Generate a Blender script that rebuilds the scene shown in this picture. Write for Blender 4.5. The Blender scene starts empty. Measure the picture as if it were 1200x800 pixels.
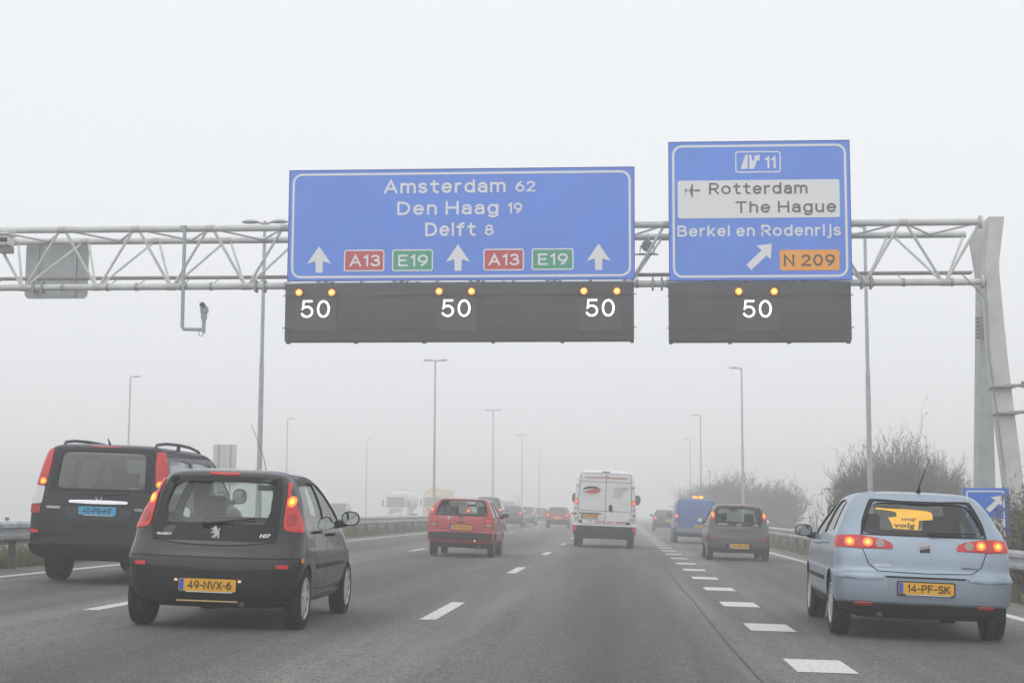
import bpy, bmesh, math, random
import numpy as np
from mathutils import Vector, Matrix, Euler

R = math.radians
S = bpy.context.scene
COL = S.collection
random.seed(7)

# ------------------------------------------------------------------ camera
FPX, VPX, VPY, H0, FALL = 1800.0, 727.0, 600.0, 1.15, 0.023
PITCH = math.atan2(VPY - 400, FPX)
YAW = math.atan2(VPX - 600, math.hypot(FPX, VPY - 400))
cam = bpy.data.cameras.new('camera')
cam.lens = 54.0
cam.sensor_width = 36.0
cam.clip_start = 0.1
cam.clip_end = 6000
cam_o = bpy.data.objects.new('camera', cam)
COL.objects.link(cam_o)
CM = Matrix.Rotation(YAW, 3, 'Z') @ Matrix.Rotation(math.pi / 2 + PITCH, 3, 'X') @ Matrix.Rotation(R(0.25), 3, 'Z')
CP = Vector((0, 0, H0))
cam_o.matrix_world = Matrix.Translation(CP) @ CM.to_4x4()
S.camera = cam_o

# ------------------------------------------------------------------ world, sun, exposure
SUN_EL, SUN_AZ = R(48), R(205)          # azimuth measured from +Y towards +X
w = bpy.data.worlds.new('World')
S.world = w
w.use_nodes = True
nt = w.node_tree
nt.nodes.clear()
sky = nt.nodes.new('ShaderNodeTexSky')
sky.sky_type = 'NISHITA'
sky.sun_disc = False
sky.sun_elevation = SUN_EL
sky.sun_rotation = SUN_AZ
sky.air_density = 1.0
sky.dust_density = 8.0
sky.ozone_density = 1.0
hs = nt.nodes.new('ShaderNodeHueSaturation')
hs.inputs['Saturation'].default_value = 0.10
mx = nt.nodes.new('ShaderNodeMixRGB')
mx.inputs[0].default_value = 0.78
mx.inputs[2].default_value = (10.65, 10.9, 11.3, 1)
bg = nt.nodes.new('ShaderNodeBackground')
bg.inputs[1].default_value = 0.10
wo = nt.nodes.new('ShaderNodeOutputWorld')
nt.links.new(sky.outputs[0], hs.inputs['Color'])
nt.links.new(hs.outputs[0], mx.inputs[1])
nt.links.new(mx.outputs[0], bg.inputs[0])
nt.links.new(bg.outputs[0], wo.inputs[0])
sun = bpy.data.lights.new('sun', 'SUN')
sun.energy = 0.7
sun.angle = R(120)
sun.color = (1, 0.97, 0.93)
sun_o = bpy.data.objects.new('sun', sun)
COL.objects.link(sun_o)
sd = Vector((math.sin(SUN_AZ) * math.cos(SUN_EL), math.cos(SUN_AZ) * math.cos(SUN_EL), math.sin(SUN_EL)))
sun_o.rotation_euler = sd.to_track_quat('Z', 'Y').to_euler()
vs = S.view_settings
vs.view_transform = 'Standard'
vs.look = 'None'
vs.exposure = 0.09
vs.gamma = 1.0
vs.use_curve_mapping = False
S.render.film_transparent = False
cy = S.cycles
cy.use_denoising = True
cy.max_bounces = 18
cy.volume_bounces = 14
cy.transparent_max_bounces = 12
cy.transmission_bounces = 6
cy.sample_clamp_indirect = 6.0
cy.caustics_reflective = False
cy.caustics_refractive = False

# ------------------------------------------------------------------ projection helpers (pixel of the 1200x800 photo -> world)
def ray(px, py):
    return CM @ Vector(((px - 600) / FPX, -(py - 400) / FPX, -1))
def at(px, py, Y):
    d = ray(px, py)
    return CP + d * (Y / d.y)
def zg(x):
    if x < -10.6:
        return 0.2438 + (x + 10.6) * 0.018
    if x > 6.6:
        return -0.1518 - min(x - 6.6, 12) * 0.05
    return -FALL * x

# ------------------------------------------------------------------ materials
MATS = {}
def mat(name, col, rough=0.5, metal=0.0, coat=0.0, emit=None, es=0.0, noise=0.0, nscale=6.0, spec=0.5, bump=0.0, bscale=60.0, rnoise=0.0, col2=None, ior=1.45):
    if name in MATS:
        return MATS[name]
    m = bpy.data.materials.new(name)
    m.use_nodes = True
    t = m.node_tree
    b = t.nodes['Principled BSDF']
    b.inputs['Base Color'].default_value = (*col, 1)
    b.inputs['Roughness'].default_value = rough
    b.inputs['Metallic'].default_value = metal
    b.inputs['Specular IOR Level'].default_value = spec
    b.inputs['Coat Weight'].default_value = coat
    b.inputs['Coat Roughness'].default_value = 0.04
    if emit:
        b.inputs['Emission Color'].default_value = (*emit, 1)
        b.inputs['Emission Strength'].default_value = es
    if noise or bump or rnoise or col2:
        tc = t.nodes.new('ShaderNodeTexCoord')
        n = t.nodes.new('ShaderNodeTexNoise')
        n.inputs['Scale'].default_value = nscale
        n.inputs['Detail'].default_value = 6
        n.inputs['Roughness'].default_value = 0.65
        t.links.new(tc.outputs['Object'], n.inputs['Vector'])
        if noise or col2:
            r = t.nodes.new('ShaderNodeValToRGB')
            r.color_ramp.elements[0].position = 0.36
            r.color_ramp.elements[1].position = 0.66
            c2 = col2 or tuple(min(1, c * (1 + noise) + noise * 0.02) for c in col)
            c1 = col if col2 else tuple(c * (1 - noise) for c in col)
            r.color_ramp.elements[0].color = (*c1, 1)
            r.color_ramp.elements[1].color = (*c2, 1)
            t.links.new(n.outputs['Fac'], r.inputs[0])
            t.links.new(r.outputs[0], b.inputs['Base Color'])
        if rnoise:
            mr = t.nodes.new('ShaderNodeMapRange')
            mr.inputs[3].default_value = max(0.02, rough - rnoise)
            mr.inputs[4].default_value = min(1, rough + rnoise)
            t.links.new(n.outputs['Fac'], mr.inputs[0])
            t.links.new(mr.outputs[0], b.inputs['Roughness'])
        if bump:
            n2 = t.nodes.new('ShaderNodeTexNoise')
            n2.inputs['Scale'].default_value = bscale
            n2.inputs['Detail'].default_value = 4
            t.links.new(tc.outputs['Object'], n2.inputs['Vector'])
            bp = t.nodes.new('ShaderNodeBump')
            bp.inputs['Strength'].default_value = bump
            bp.inputs['Distance'].default_value = 0.02
            t.links.new(n2.outputs['Fac'], bp.inputs['Height'])
            t.links.new(bp.outputs[0], b.inputs['Normal'])
    MATS[name] = m
    return m

def paint(name, col, metal=0.25, rough=0.32, coat=0.45, dirt=0.15, cr=0.12, spec=0.5):
    """car paint with a film of road dirt in blotches"""
    m = mat(name, col, rough, metal, coat)
    t = m.node_tree
    if len(t.nodes) > 2:
        return m
    b = t.nodes['Principled BSDF']
    tc = t.nodes.new('ShaderNodeTexCoord')
    mp = t.nodes.new('ShaderNodeMapping')
    mp.inputs['Scale'].default_value = (1, 1, 2.2)
    n = t.nodes.new('ShaderNodeTexNoise')
    n.inputs['Scale'].default_value = 2.6
    n.inputs['Detail'].default_value = 9
    n.inputs['Roughness'].default_value = 0.7
    r = t.nodes.new('ShaderNodeMapRange')
    r.inputs[1].default_value = 0.4
    r.inputs[2].default_value = 0.75
    r.inputs[3].default_value = dirt * 0.15
    r.inputs[4].default_value = dirt
    mxx = t.nodes.new('ShaderNodeMixRGB')
    mxx.inputs[1].default_value = (*col, 1)
    mxx.inputs[2].default_value = (0.12, 0.11, 0.10, 1)
    t.links.new(tc.outputs['Object'], mp.inputs[0])
    t.links.new(mp.outputs[0], n.inputs['Vector'])
    t.links.new(n.outputs['Fac'], r.inputs[0])
    t.links.new(r.outputs[0], mxx.inputs[0])
    t.links.new(mxx.outputs[0], b.inputs['Base Color'])
    r2 = t.nodes.new('ShaderNodeMapRange')
    r2.inputs[3].default_value = rough - 0.08
    r2.inputs[4].default_value = rough + 0.25
    t.links.new(n.outputs['Fac'], r2.inputs[0])
    t.links.new(r2.outputs[0], b.inputs['Roughness'])
    b.inputs['Specular IOR Level'].default_value = spec
    b.inputs['Coat Roughness'].default_value = cr
    return m

def glass_mat(name, tint, gloss=0.05):
    if name in MATS:
        return MATS[name]
    m = bpy.data.materials.new(name)
    m.use_nodes = True
    t = m.node_tree
    t.nodes.clear()
    tr = t.nodes.new('ShaderNodeBsdfTransparent')
    tr.inputs[0].default_value = (*tint, 1)
    gl = t.nodes.new('ShaderNodeBsdfGlossy')
    gl.inputs['Roughness'].default_value = 0.04
    lw = t.nodes.new('ShaderNodeLayerWeight')
    lw.inputs[0].default_value = 0.5
    pw = t.nodes.new('ShaderNodeMath')
    pw.operation = 'POWER'
    pw.inputs[1].default_value = 5.0
    ad = t.nodes.new('ShaderNodeMath')
    ad.operation = 'MULTIPLY_ADD'
    ad.inputs[1].default_value = 0.92
    ad.inputs[2].default_value = gloss
    ad.use_clamp = True
    mi = t.nodes.new('ShaderNodeMixShader')
    o = t.nodes.new('ShaderNodeOutputMaterial')
    t.links.new(lw.outputs['Facing'], pw.inputs[0])
    t.links.new(pw.outputs[0], ad.inputs[0])
    t.links.new(ad.outputs[0], mi.inputs[0])
    t.links.new(tr.outputs[0], mi.inputs[1])
    t.links.new(gl.outputs[0], mi.inputs[2])
    t.links.new(mi.outputs[0], o.inputs[0])
    MATS[name] = m
    return m

GLASS = glass_mat('clear car glass', (0.78, 0.84, 0.82))
TINT = glass_mat('tinted car glass', (0.10, 0.11, 0.115), 0.10)
BLACK = mat('black plastic', (0.009, 0.009, 0.010), 0.6, spec=0.3, noise=0.25, nscale=9, rnoise=0.12)
RUBBER = mat('tyre rubber', (0.010, 0.010, 0.011), 0.9, spec=0.2, noise=0.4, nscale=14)
BGLOSS = mat('black gloss glass', (0.006, 0.006, 0.007), 0.18, spec=0.25)
DGLASS = mat('dark window glass', (0.03, 0.034, 0.037), 0.06, coat=0.5, spec=0.8)
INTER = mat('cabin lining', (0.03, 0.03, 0.033), 0.9)
SEAT = mat('seat fabric', (0.035, 0.036, 0.042), 0.9, noise=0.3, nscale=20)
ALLOY = mat('alloy wheel', (0.50, 0.51, 0.53), 0.4, 0.25, noise=0.2, nscale=20)
STEEL = mat('galvanised steel', (0.42, 0.44, 0.45), 0.5, 0.55, noise=0.22, nscale=5, rnoise=0.12)
RAILM = mat('guard rail steel', (0.42, 0.435, 0.44), 0.5, 0.5, noise=0.3, nscale=3.5, rnoise=0.15)
POSTM = mat('guard rail post steel', (0.10, 0.105, 0.105), 0.7, 0.3, noise=0.3, nscale=6)
POLE = mat('painted lamp column', (0.38, 0.39, 0.40), 0.55, 0.2, noise=0.15, nscale=3)
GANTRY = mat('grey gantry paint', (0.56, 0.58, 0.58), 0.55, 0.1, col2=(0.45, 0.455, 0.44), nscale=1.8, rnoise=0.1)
CHROME = mat('chrome trim', (0.7, 0.7, 0.72), 0.15, 1.0)
WHITEP = mat('white lettering film', (0.78, 0.79, 0.80), 0.5)
REDL = mat('red lamp lens', (0.30, 0.005, 0.007), 0.15, coat=0.3, emit=(1, 0.03, 0.02), es=0.05, bump=0.5, bscale=55)
REDLIT = mat('lit red lamp lens', (0.34, 0.006, 0.008), 0.15, coat=0.3, emit=(1, 0.02, 0.015), es=0.16, bump=0.5, bscale=55, noise=0.25, nscale=18)
REDHOT = mat('lit brake bulb', (0.6, 0.05, 0.03), 0.2, emit=(1, 0.13, 0.02), es=1.9)
CORE = mat('hot bulb core', (0.8, 0.3, 0.05), 0.2, emit=(1, 0.34, 0.03), es=1.9)
REDDULL = mat('red reflector', (0.34, 0.012, 0.015), 0.2, coat=0.5, emit=(1, 0.02, 0.02), es=0.04)
AMBER = mat('lit amber bulb', (0.5, 0.10, 0.01), 0.3, emit=(1, 0.17, 0.008), es=1.5)
AMBERD = mat('amber lens', (0.6, 0.2, 0.02), 0.2, emit=(1, 0.3, 0.03), es=0.15)
CLEARL = mat('clear lamp lens', (0.60, 0.58, 0.57), 0.1, coat=0.6)
GREYL = mat('grey lamp lens', (0.30, 0.22, 0.20), 0.15, coat=0.6)
PLY = mat('yellow plate', (0.78, 0.40, 0.012), 0.4, noise=0.06)
PLB = mat('blue taxi plate', (0.07, 0.36, 0.62), 0.4, noise=0.06)
PLBAND = mat('plate blue band', (0.03, 0.10, 0.50), 0.4)
INK = mat('plate black ink', (0.012, 0.012, 0.012), 0.5)
SEAM = mat('panel gap', (0.004, 0.004, 0.004), 0.9)

# ------------------------------------------------------------------ object helpers
def link(o, parent=None):
    COL.objects.link(o)
    if parent is not None:
        o.parent = parent
    return o
def tag(o, label=None, cat=None, group=None, kind=None):
    if label: o['label'] = label
    if cat: o['category'] = cat
    if group: o['group'] = group
    if kind: o['kind'] = kind
    return o
def thing(name, label, cat, loc=(0, 0, 0), rot=(0, 0, 0), group=None):
    o = bpy.data.objects.new(name, None)
    o.empty_display_size = 0.3
    o.location = loc
    o.rotation_euler = rot
    link(o)
    return tag(o, label, cat, group)

class MB:
    def __init__(s):
        s.v, s.f, s.m = [], [], []
    def add(s, vs, fs, mi=0):
        k = len(s.v)
        s.v += [tuple(p) for p in vs]
        s.f += [tuple(k + i for i in f) for f in fs]
        s.m += [mi] * len(fs)
        return s
    def box(s, c, d, mi=0, rot=None, bev=0.0, seg=2):
        if bev > 0:
            bm = bmesh.new()
            bmesh.ops.create_cube(bm, size=1)
            for v in bm.verts:
                v.co = Vector((v.co.x * d[0], v.co.y * d[1], v.co.z * d[2]))
            bmesh.ops.bevel(bm, geom=list(bm.edges), offset=bev, segments=seg, profile=0.6, affect='EDGES')
            bm.verts.index_update()
            vs_ = [v.co.copy() for v in bm.verts]
            fs_ = [[v.index for v in f.verts] for f in bm.faces]
            bm.free()
        else:
            x, y, z = d[0] / 2, d[1] / 2, d[2] / 2
            vs_ = [Vector((a * x, b * y, e * z)) for a in (-1, 1) for b in (-1, 1) for e in (-1, 1)]
            fs_ = [(0, 1, 3, 2), (4, 6, 7, 5), (0, 4, 5, 1), (2, 3, 7, 6), (0, 2, 6, 4), (1, 5, 7, 3)]
        mtx = Euler(rot).to_matrix() if rot else None
        c = Vector(c)
        return s.add([(mtx @ p if mtx else p) + c for p in vs_], fs_, mi)
    def tube(s, p0, p1, r0, r1=None, n=8, mi=0, cap=True):
        r1 = r0 if r1 is None else r1
        return s.path([p0, p1], [r0, r1], n, mi, cap)
    def path(s, pts, rad, n=8, mi=0, cap=True):
        pts = [Vector(p) for p in pts]
        if not isinstance(rad, (list, tuple)):
            rad = [rad] * len(pts)
        vs_, fs_ = [], []
        d0 = (pts[1] - pts[0]).normalized()
        up = Vector((0, 0, 1)) if abs(d0.z) < 0.9 else Vector((1, 0, 0))
        a = d0.cross(up).normalized()
        for i, p in enumerate(pts):
            d = (pts[min(i + 1, len(pts) - 1)] - pts[max(i - 1, 0)]).normalized()
            a = (a - d * a.dot(d)).normalized()
            b = d.cross(a)
            for k in range(n):
                t = 2 * math.pi * k / n
                vs_.append(p + (a * math.cos(t) + b * math.sin(t)) * rad[i])
        for i in range(len(pts) - 1):
            for k in range(n):
                k2 = (k + 1) % n
                fs_.append((i * n + k, i * n + k2, (i + 1) * n + k2, (i + 1) * n + k))
        if cap:
            fs_.append(tuple(range(n))[::-1])
            fs_.append(tuple((len(pts) - 1) * n + k for k in range(n)))
        return s.add(vs_, fs_, mi)
    def lathe(s, prof, c=(0, 0, 0), axis='z', n=24, mi=0, closed=False, cap=True):
        """prof: list of (radius, height along the axis)"""
        vs_, fs_ = [], []
        for (r, h) in prof:
            for k in range(n):
                t = 2 * math.pi * k / n
                p = (r * math.cos(t), r * math.sin(t), h)
                if axis == 'x': p = (p[2], p[0], p[1])
                if axis == 'y': p = (p[0], p[2], p[1])
                vs_.append(Vector(p) + Vector(c))
        m_ = len(prof)
        for i in range(m_ if closed else m_ - 1):
            j = (i + 1) % m_
            for k in range(n):
                k2 = (k + 1) % n
                fs_.append((i * n + k, i * n + k2, j * n + k2, j * n + k))
        if not closed and cap:
            if prof[0][0] > 1e-6: fs_.append(tuple(range(n)))
            if prof[-1][0] > 1e-6: fs_.append(tuple((m_ - 1) * n + k for k in range(n)))
        return s.add(vs_, fs_, mi)
    def prism(s, poly, y0, y1, mi=0, plane='xz'):
        """polygon in a plane, swept along the third axis"""
        def P(a, b, h):
            return {'xz': (a, h, b), 'yz': (h, a, b), 'xy': (a, b, h)}[plane]
        n = len(poly)
        vs_ = [P(a, b, y0) for a, b in poly] + [P(a, b, y1) for a, b in poly]
        fs_ = [tuple(range(n)), tuple(range(n, 2 * n))[::-1]] + [(i, (i + 1) % n, n + (i + 1) % n, n + i) for i in range(n)]
        return s.add(vs_, fs_, mi)
    def mesh(s, name, mats, sharp=35):
        me = bpy.data.meshes.new(name)
        me.from_pydata([tuple(p) for p in s.v], [], s.f)
        for m in (mats if isinstance(mats, (list, tuple)) else [mats]):
            me.materials.append(m)
        me.polygons.foreach_set('material_index', s.m)
        bm = bmesh.new()
        bm.from_mesh(me)
        bmesh.ops.remove_doubles(bm, verts=bm.verts, dist=1e-6)
        bmesh.ops.recalc_face_normals(bm, faces=bm.faces)
        bm.to_mesh(me)
        bm.free()
        if sharp:
            me.polygons.foreach_set('use_smooth', [True] * len(me.polygons))
            me.set_sharp_from_angle(angle=R(sharp))
        return me
    def build(s, name, mats, parent=None, sharp=35, loc=None):
        o = bpy.data.objects.new(name, s.mesh(name, mats, sharp))
        if loc: o.location = loc
        return link(o, parent)

def struct(name, mb, m, sharp=0):
    return tag(mb.build(name, m, sharp=sharp), kind='structure')

_capr = {}
def text_geo(txt, width=None, cap=0.1, bold=0.0, space=1.0, shear=0.0, align='c', ext=0.0, cond=None):
    """flat letters as faces: x to the right, y up, baseline at 0; width fitted"""
    def raw(t, sp):
        c = bpy.data.curves.new('lettering', 'FONT')
        c.body = t
        c.size = 1
        c.space_character = sp
        c.offset = bold
        c.shear = shear
        c.resolution_u = 3
        c.fill_mode = 'FRONT'
        o = bpy.data.objects.new('lettering', c)
        COL.objects.link(o)
        dg = bpy.context.evaluated_depsgraph_get()
        me = bpy.data.meshes.new_from_object(o.evaluated_get(dg))
        v = [(p.co.x, p.co.y) for p in me.vertices]
        f = [tuple(p.vertices) for p in me.polygons]
        bpy.data.objects.remove(o)
        bpy.data.curves.remove(c)
        bpy.data.meshes.remove(me)
        return v, f
    if bold not in _capr:
        hv, _ = raw('H', 1.0)
        _capr[bold] = (min(p[1] for p in hv), max(p[1] for p in hv))
    lo, hi = _capr[bold]
    v, f = raw(txt, space)
    k = cap / (hi - lo)
    x0, x1 = min(p[0] for p in v), max(p[0] for p in v)
    kx = width / (x1 - x0) if width else k * (cond or 1)
    xo = {'c': (x0 + x1) / 2, 'l': x0, 'r': x1}[align]
    return [((p[0] - xo) * kx, (p[1] - lo) * k) for p in v], f

def text(name, txt, pos, m, parent, width=None, cap=0.1, bold=0.0, space=1.0, shear=0.0, align='c', thick=0.004, rotz=0.0, tiltx=0.0, conform=None):
    """lettering that faces -y at pos (parent's frame); conform(x, z) -> y bends it to a surface"""
    v, f = text_geo(txt, width, cap, bold, space, shear, align)
    mb = MB()
    if conform:
        pts = [(pos[0] + a, conform(pos[0] + a, pos[2] + b) - thick, pos[2] + b) for a, b in v]
    else:
        mtx = Matrix.Rotation(rotz, 3, 'Z') @ Matrix.Rotation(tiltx, 3, 'X')
        pts = [Vector(pos) + mtx @ Vector((a, -thick, b)) for a, b in v]
    mb.add(pts, f)
    me = bpy.data.meshes.new(name)
    me.from_pydata([tuple(p) for p in mb.v], [], mb.f)
    me.materials.append(m)
    return link(bpy.data.objects.new(name, me), parent)

# road sign lettering: centre lines of even strokes (x, y in cap heights)
def _arc(cx, cy, rx, ry, a0, a1):
    n = max(4, int(abs(a1 - a0) / 18))
    return [(cx + rx * math.cos(R(a0 + (a1 - a0) * k / n)), cy + ry * math.sin(R(a0 + (a1 - a0) * k / n))) for k in range(n + 1)]
def _ell(cx, cy, rx, ry):
    return _arc(cx, cy, rx, ry, 0, 360)
_bowl = [(0, 1), (.3, 1)] + _arc(.3, .73, .26, .27, 90, -90) + [(.3, .46), (0, .46)]
GLYPH = {
 'A': [[(0, 0), (.35, 1), (.70, 0)], [(.11, .31), (.59, .31)]],
 'B': [[(0, 0), (0, 1), (.28, 1)] + _arc(.28, .765, .24, .235, 90, -90) + [(.06, .53)], [(.3, .53)] + _arc(.30, .265, .28, .265, 90, -90) + [(.06, 0)]],
 'C': [_arc(.36, .5, .36, .5, 45, 315)],
 'D': [[(0, 0), (0, 1), (.24, 1)] + _arc(.24, .5, .38, .5, 90, -90) + [(.24, 0), (0, 0)]],
 'E': [[(.50, 1), (0, 1), (0, 0), (.52, 0)], [(0, .52), (.44, .52)]],
 'F': [[(.50, 1), (0, 1), (0, 0)], [(0, .50), (.42, .50)]],
 'G': [_arc(.36, .5, .36, .5, 48, 318) + [(.66, .25), (.68, .47), (.40, .47)]],
 'H': [[(0, 0), (0, 1)], [(.62, 0), (.62, 1)], [(0, .52), (.62, .52)]],
 'J': [[(.36, 1), (.36, .25)] + _arc(.16, .25, .20, .25, 0, -160)],
 'K': [[(0, 0), (0, 1)], [(.54, 1), (0, .36)], [(.17, .56), (.58, 0)]],
 'N': [[(0, 0), (0, 1), (.62, 0), (.62, 1)]],
 'P': [[(0, 0)] + _bowl], 'R': [[(0, 0)] + _bowl, [(.27, .46), (.56, 0)]],
 'S': [_arc(.28, .745, .27, .255, 28, 265) + _arc(.28, .25, .29, .25, 88, -155)],
 'T': [[(0, 1), (.62, 1)], [(.31, 1), (.31, 0)]],
 'V': [[(0, 1), (.33, 0), (.66, 1)]], 'X': [[(0, 0), (.6, 1)], [(0, 1), (.6, 0)]], 'Z': [[(0, 1), (.56, 1), (0, 0), (.58, 0)]],
 'a': [_arc(.23, .50, .21, .23, 155, 0) + [(.44, 0)], [(.44, .42), (.22, .42)] + _arc(.21, .21, .21, .21, 90, 270) + [(.28, .01), (.44, .16)]],
 'd': [_ell(.25, .365, .25, .365), [(.50, 0), (.50, 1)]],
 'e': [[(.05, .38), (.48, .38)], _arc(.26, .365, .25, .365, 3, 318)],
 'f': [[(.10, 0), (.10, .78)] + _arc(.30, .78, .20, .22, 180, 80), [(-.06, .70), (.30, .70)]],
 'g': [_ell(.25, .365, .25, .365), [(.50, .73), (.50, -.08)] + _arc(.26, -.08, .24, .20, 0, -150)],
 'h': [[(0, 0), (0, 1)], [(0, .44)] + _arc(.22, .48, .22, .25, 180, 0) + [(.44, 0)]],
 'i': [[(0, 0), (0, .73)], [(0, .93), (0, 1.03)]],
 'j': [[(.12, .73), (.12, -.06)] + _arc(-.02, -.06, .14, .20, 0, -110), [(.12, .93), (.12, 1.03)]],
 'k': [[(0, 0), (0, 1)], [(.42, .73), (0, .27)], [(.14, .42), (.45, 0)]],
 'l': [[(0, 0), (0, 1)]],
 'm': [[(0, 0), (0, .73)], [(0, .44)] + _arc(.20, .49, .20, .24, 180, 0) + [(.40, 0)], [(.40, .44)] + _arc(.60, .49, .20, .24, 180, 0) + [(.80, 0)]],
 'n': [[(0, 0), (0, .73)], [(0, .44)] + _arc(.22, .48, .22, .25, 180, 0) + [(.44, 0)]],
 'o': [_ell(.27, .365, .27, .365)],
 'r': [[(0, 0), (0, .73)], [(0, .40)] + _arc(.26, .44, .26, .28, 180, 85)],
 's': [_arc(.20, .55, .19, .18, 28, 265) + _arc(.20, .185, .21, .185, 88, -155)],
 't': [[(.12, .95), (.12, .18)] + _arc(.30, .18, .18, .18, 180, 285), [(-.05, .70), (.34, .70)]],
 'u': [[(.44, .73), (.44, 0)], [(0, .73), (0, .26)] + _arc(.22, .26, .22, .26, 180, 360)],
 '0': [_ell(.28, .5, .28, .5)], '1': [[(0, .80), (.20, 1), (.20, 0)]],
 '2': [_arc(.27, .72, .26, .28, 165, -25) + [(0, 0), (.56, 0)]],
 '3': [_arc(.26, .76, .24, .24, 150, -80), _arc(.26, .27, .29, .27, 95, -155)],
 '4': [[(.44, 0), (.44, 1), (0, .29), (.62, .29)]],
 '5': [[(.50, 1), (.09, 1), (.05, .54)] + _arc(.26, .325, .28, .325, 128, -152)],
 '6': [_ell(.28, .32, .28, .32), [(.005, .36), (.05, .58), (.17, .82), (.36, 1.0)]],
 '7': [[(0, 1), (.54, 1), (.16, 0)]],
 '8': [_ell(.27, .765, .22, .235), _ell(.27, .27, .28, .27)],
 '9': [_ell(.28, .68, .28, .32), [(.555, .64), (.51, .42), (.39, .18), (.20, 0)]],
 '-': [[(0, .44), (.26, .44)]], '.': [[(0, .02), (.05, .02)]],
}
def stroke_text(txt, width, cap, sw=0.15, gap=0.30):
    """words as lists of (strokes); every stroke a ribbon with its own small offset; returns [(verts, faces)] per word, centred on x = 0"""
    x = 0.0
    words_, cur = [], []
    for ch in txt:
        if ch == ' ':
            words_.append(cur)
            cur = []
            x += 0.34
            continue
        st = GLYPH[ch]
        xs_ = [p[0] for q_ in st for p in q_]
        for q_ in st:
            cur.append([(x + p[0] - min(xs_), p[1]) for p in q_])
        x += max(xs_) - min(xs_) + gap
    words_.append(cur)
    tot = x - gap
    h = sw * cap / 2
    kx = (width - 2 * h) / max(tot, 0.01)
    out = []
    for wd_ in words_:
        v, f = [], []
        for si, q_ in enumerate(wd_):
            P2 = [Vector((p[0] * kx - (width - 2 * h) / 2, h + p[1] * (cap - 2 * h))) for p in q_]
            P2 = [p_ for i_, p_ in enumerate(P2) if i_ == 0 or (p_ - P2[i_ - 1]).length > 1e-6]
            closed = (P2[0] - P2[-1]).length < 1e-5
            if closed: P2 = P2[:-1]
            n = len(P2)
            k0 = len(v)
            for i_ in range(n):
                a_ = P2[i_ - 1] if (i_ or closed) else None
                b_ = P2[(i_ + 1) % n] if (i_ < n - 1 or closed) else None
                d1 = (P2[i_] - a_).normalized() if a_ is not None else None
                d2 = (b_ - P2[i_]).normalized() if b_ is not None else None
                d1, d2 = d1 or d2, d2 or d1
                n1, n2 = Vector((-d1.y, d1.x)), Vector((-d2.y, d2.x))
                m_ = n1 + n2
                m_ = m_.normalized() if m_.length > 1e-4 else n1
                s_ = h / max(m_.dot(n1), 0.45)
                e_ = Vector((0, 0))
                if not closed and i_ == 0: e_ = -d2 * h * 0.92
                if not closed and i_ == n - 1: e_ = d1 * h * 0.92
                v.append((*(P2[i_] + e_ + m_ * s_), si * 0.0004))
                v.append((*(P2[i_] + e_ - m_ * s_), si * 0.0004))
            for i_ in range(n if closed else n - 1):
                j_ = (i_ + 1) % n
                f.append((k0 + 2 * i_, k0 + 2 * i_ + 1, k0 + 2 * j_ + 1, k0 + 2 * j_))
        out.append((v, f))
    return out

def chaikin(pts, it=2, q=0.2):
    for _ in range(it):
        o = []
        n = len(pts)
        for i in range(n):
            a, b = pts[i], pts[(i + 1) % n]
            o.append(tuple(a[k] * (1 - q) + b[k] * q for k in range(2)))
            o.append(tuple(a[k] * q + b[k] * (1 - q) for k in range(2)))
        pts = o
        q = 0.25
    return pts

def rrect(x0, z0, x1, z1, r, n=5):
    o = []
    for cx, cz, a0 in ((x1 - r, z0 + r, -90), (x1 - r, z1 - r, 0), (x0 + r, z1 - r, 90), (x0 + r, z0 + r, 180)):
        for k in range(n + 1):
            a = R(a0 + 90 * k / n)
            o.append((cx + r * math.cos(a), cz + r * math.sin(a)))
    return o

# ------------------------------------------------------------------ car bodies
def pchip(xs, ys, q):
    xs, ys, q = np.asarray(xs, float), np.asarray(ys, float), np.asarray(q, float)
    h = np.diff(xs)
    d = np.diff(ys) / h
    m = np.zeros_like(ys)
    for i in range(1, len(xs) - 1):
        if d[i - 1] * d[i] > 0:
            w1, w2 = 2 * h[i] + h[i - 1], h[i] + 2 * h[i - 1]
            m[i] = (w1 + w2) / (w1 / d[i - 1] + w2 / d[i])
    m[0], m[-1] = d[0], d[-1]
    k = np.clip(np.searchsorted(xs, q) - 1, 0, len(h) - 1)
    t = (q - xs[k]) / h[k]
    return ((1 + 2 * t) * (1 - t) ** 2 * ys[k] + t * (1 - t) ** 2 * h[k] * m[k] + t * t * (3 - 2 * t) * ys[k + 1] + t * t * (t - 1) * h[k] * m[k + 1])

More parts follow.
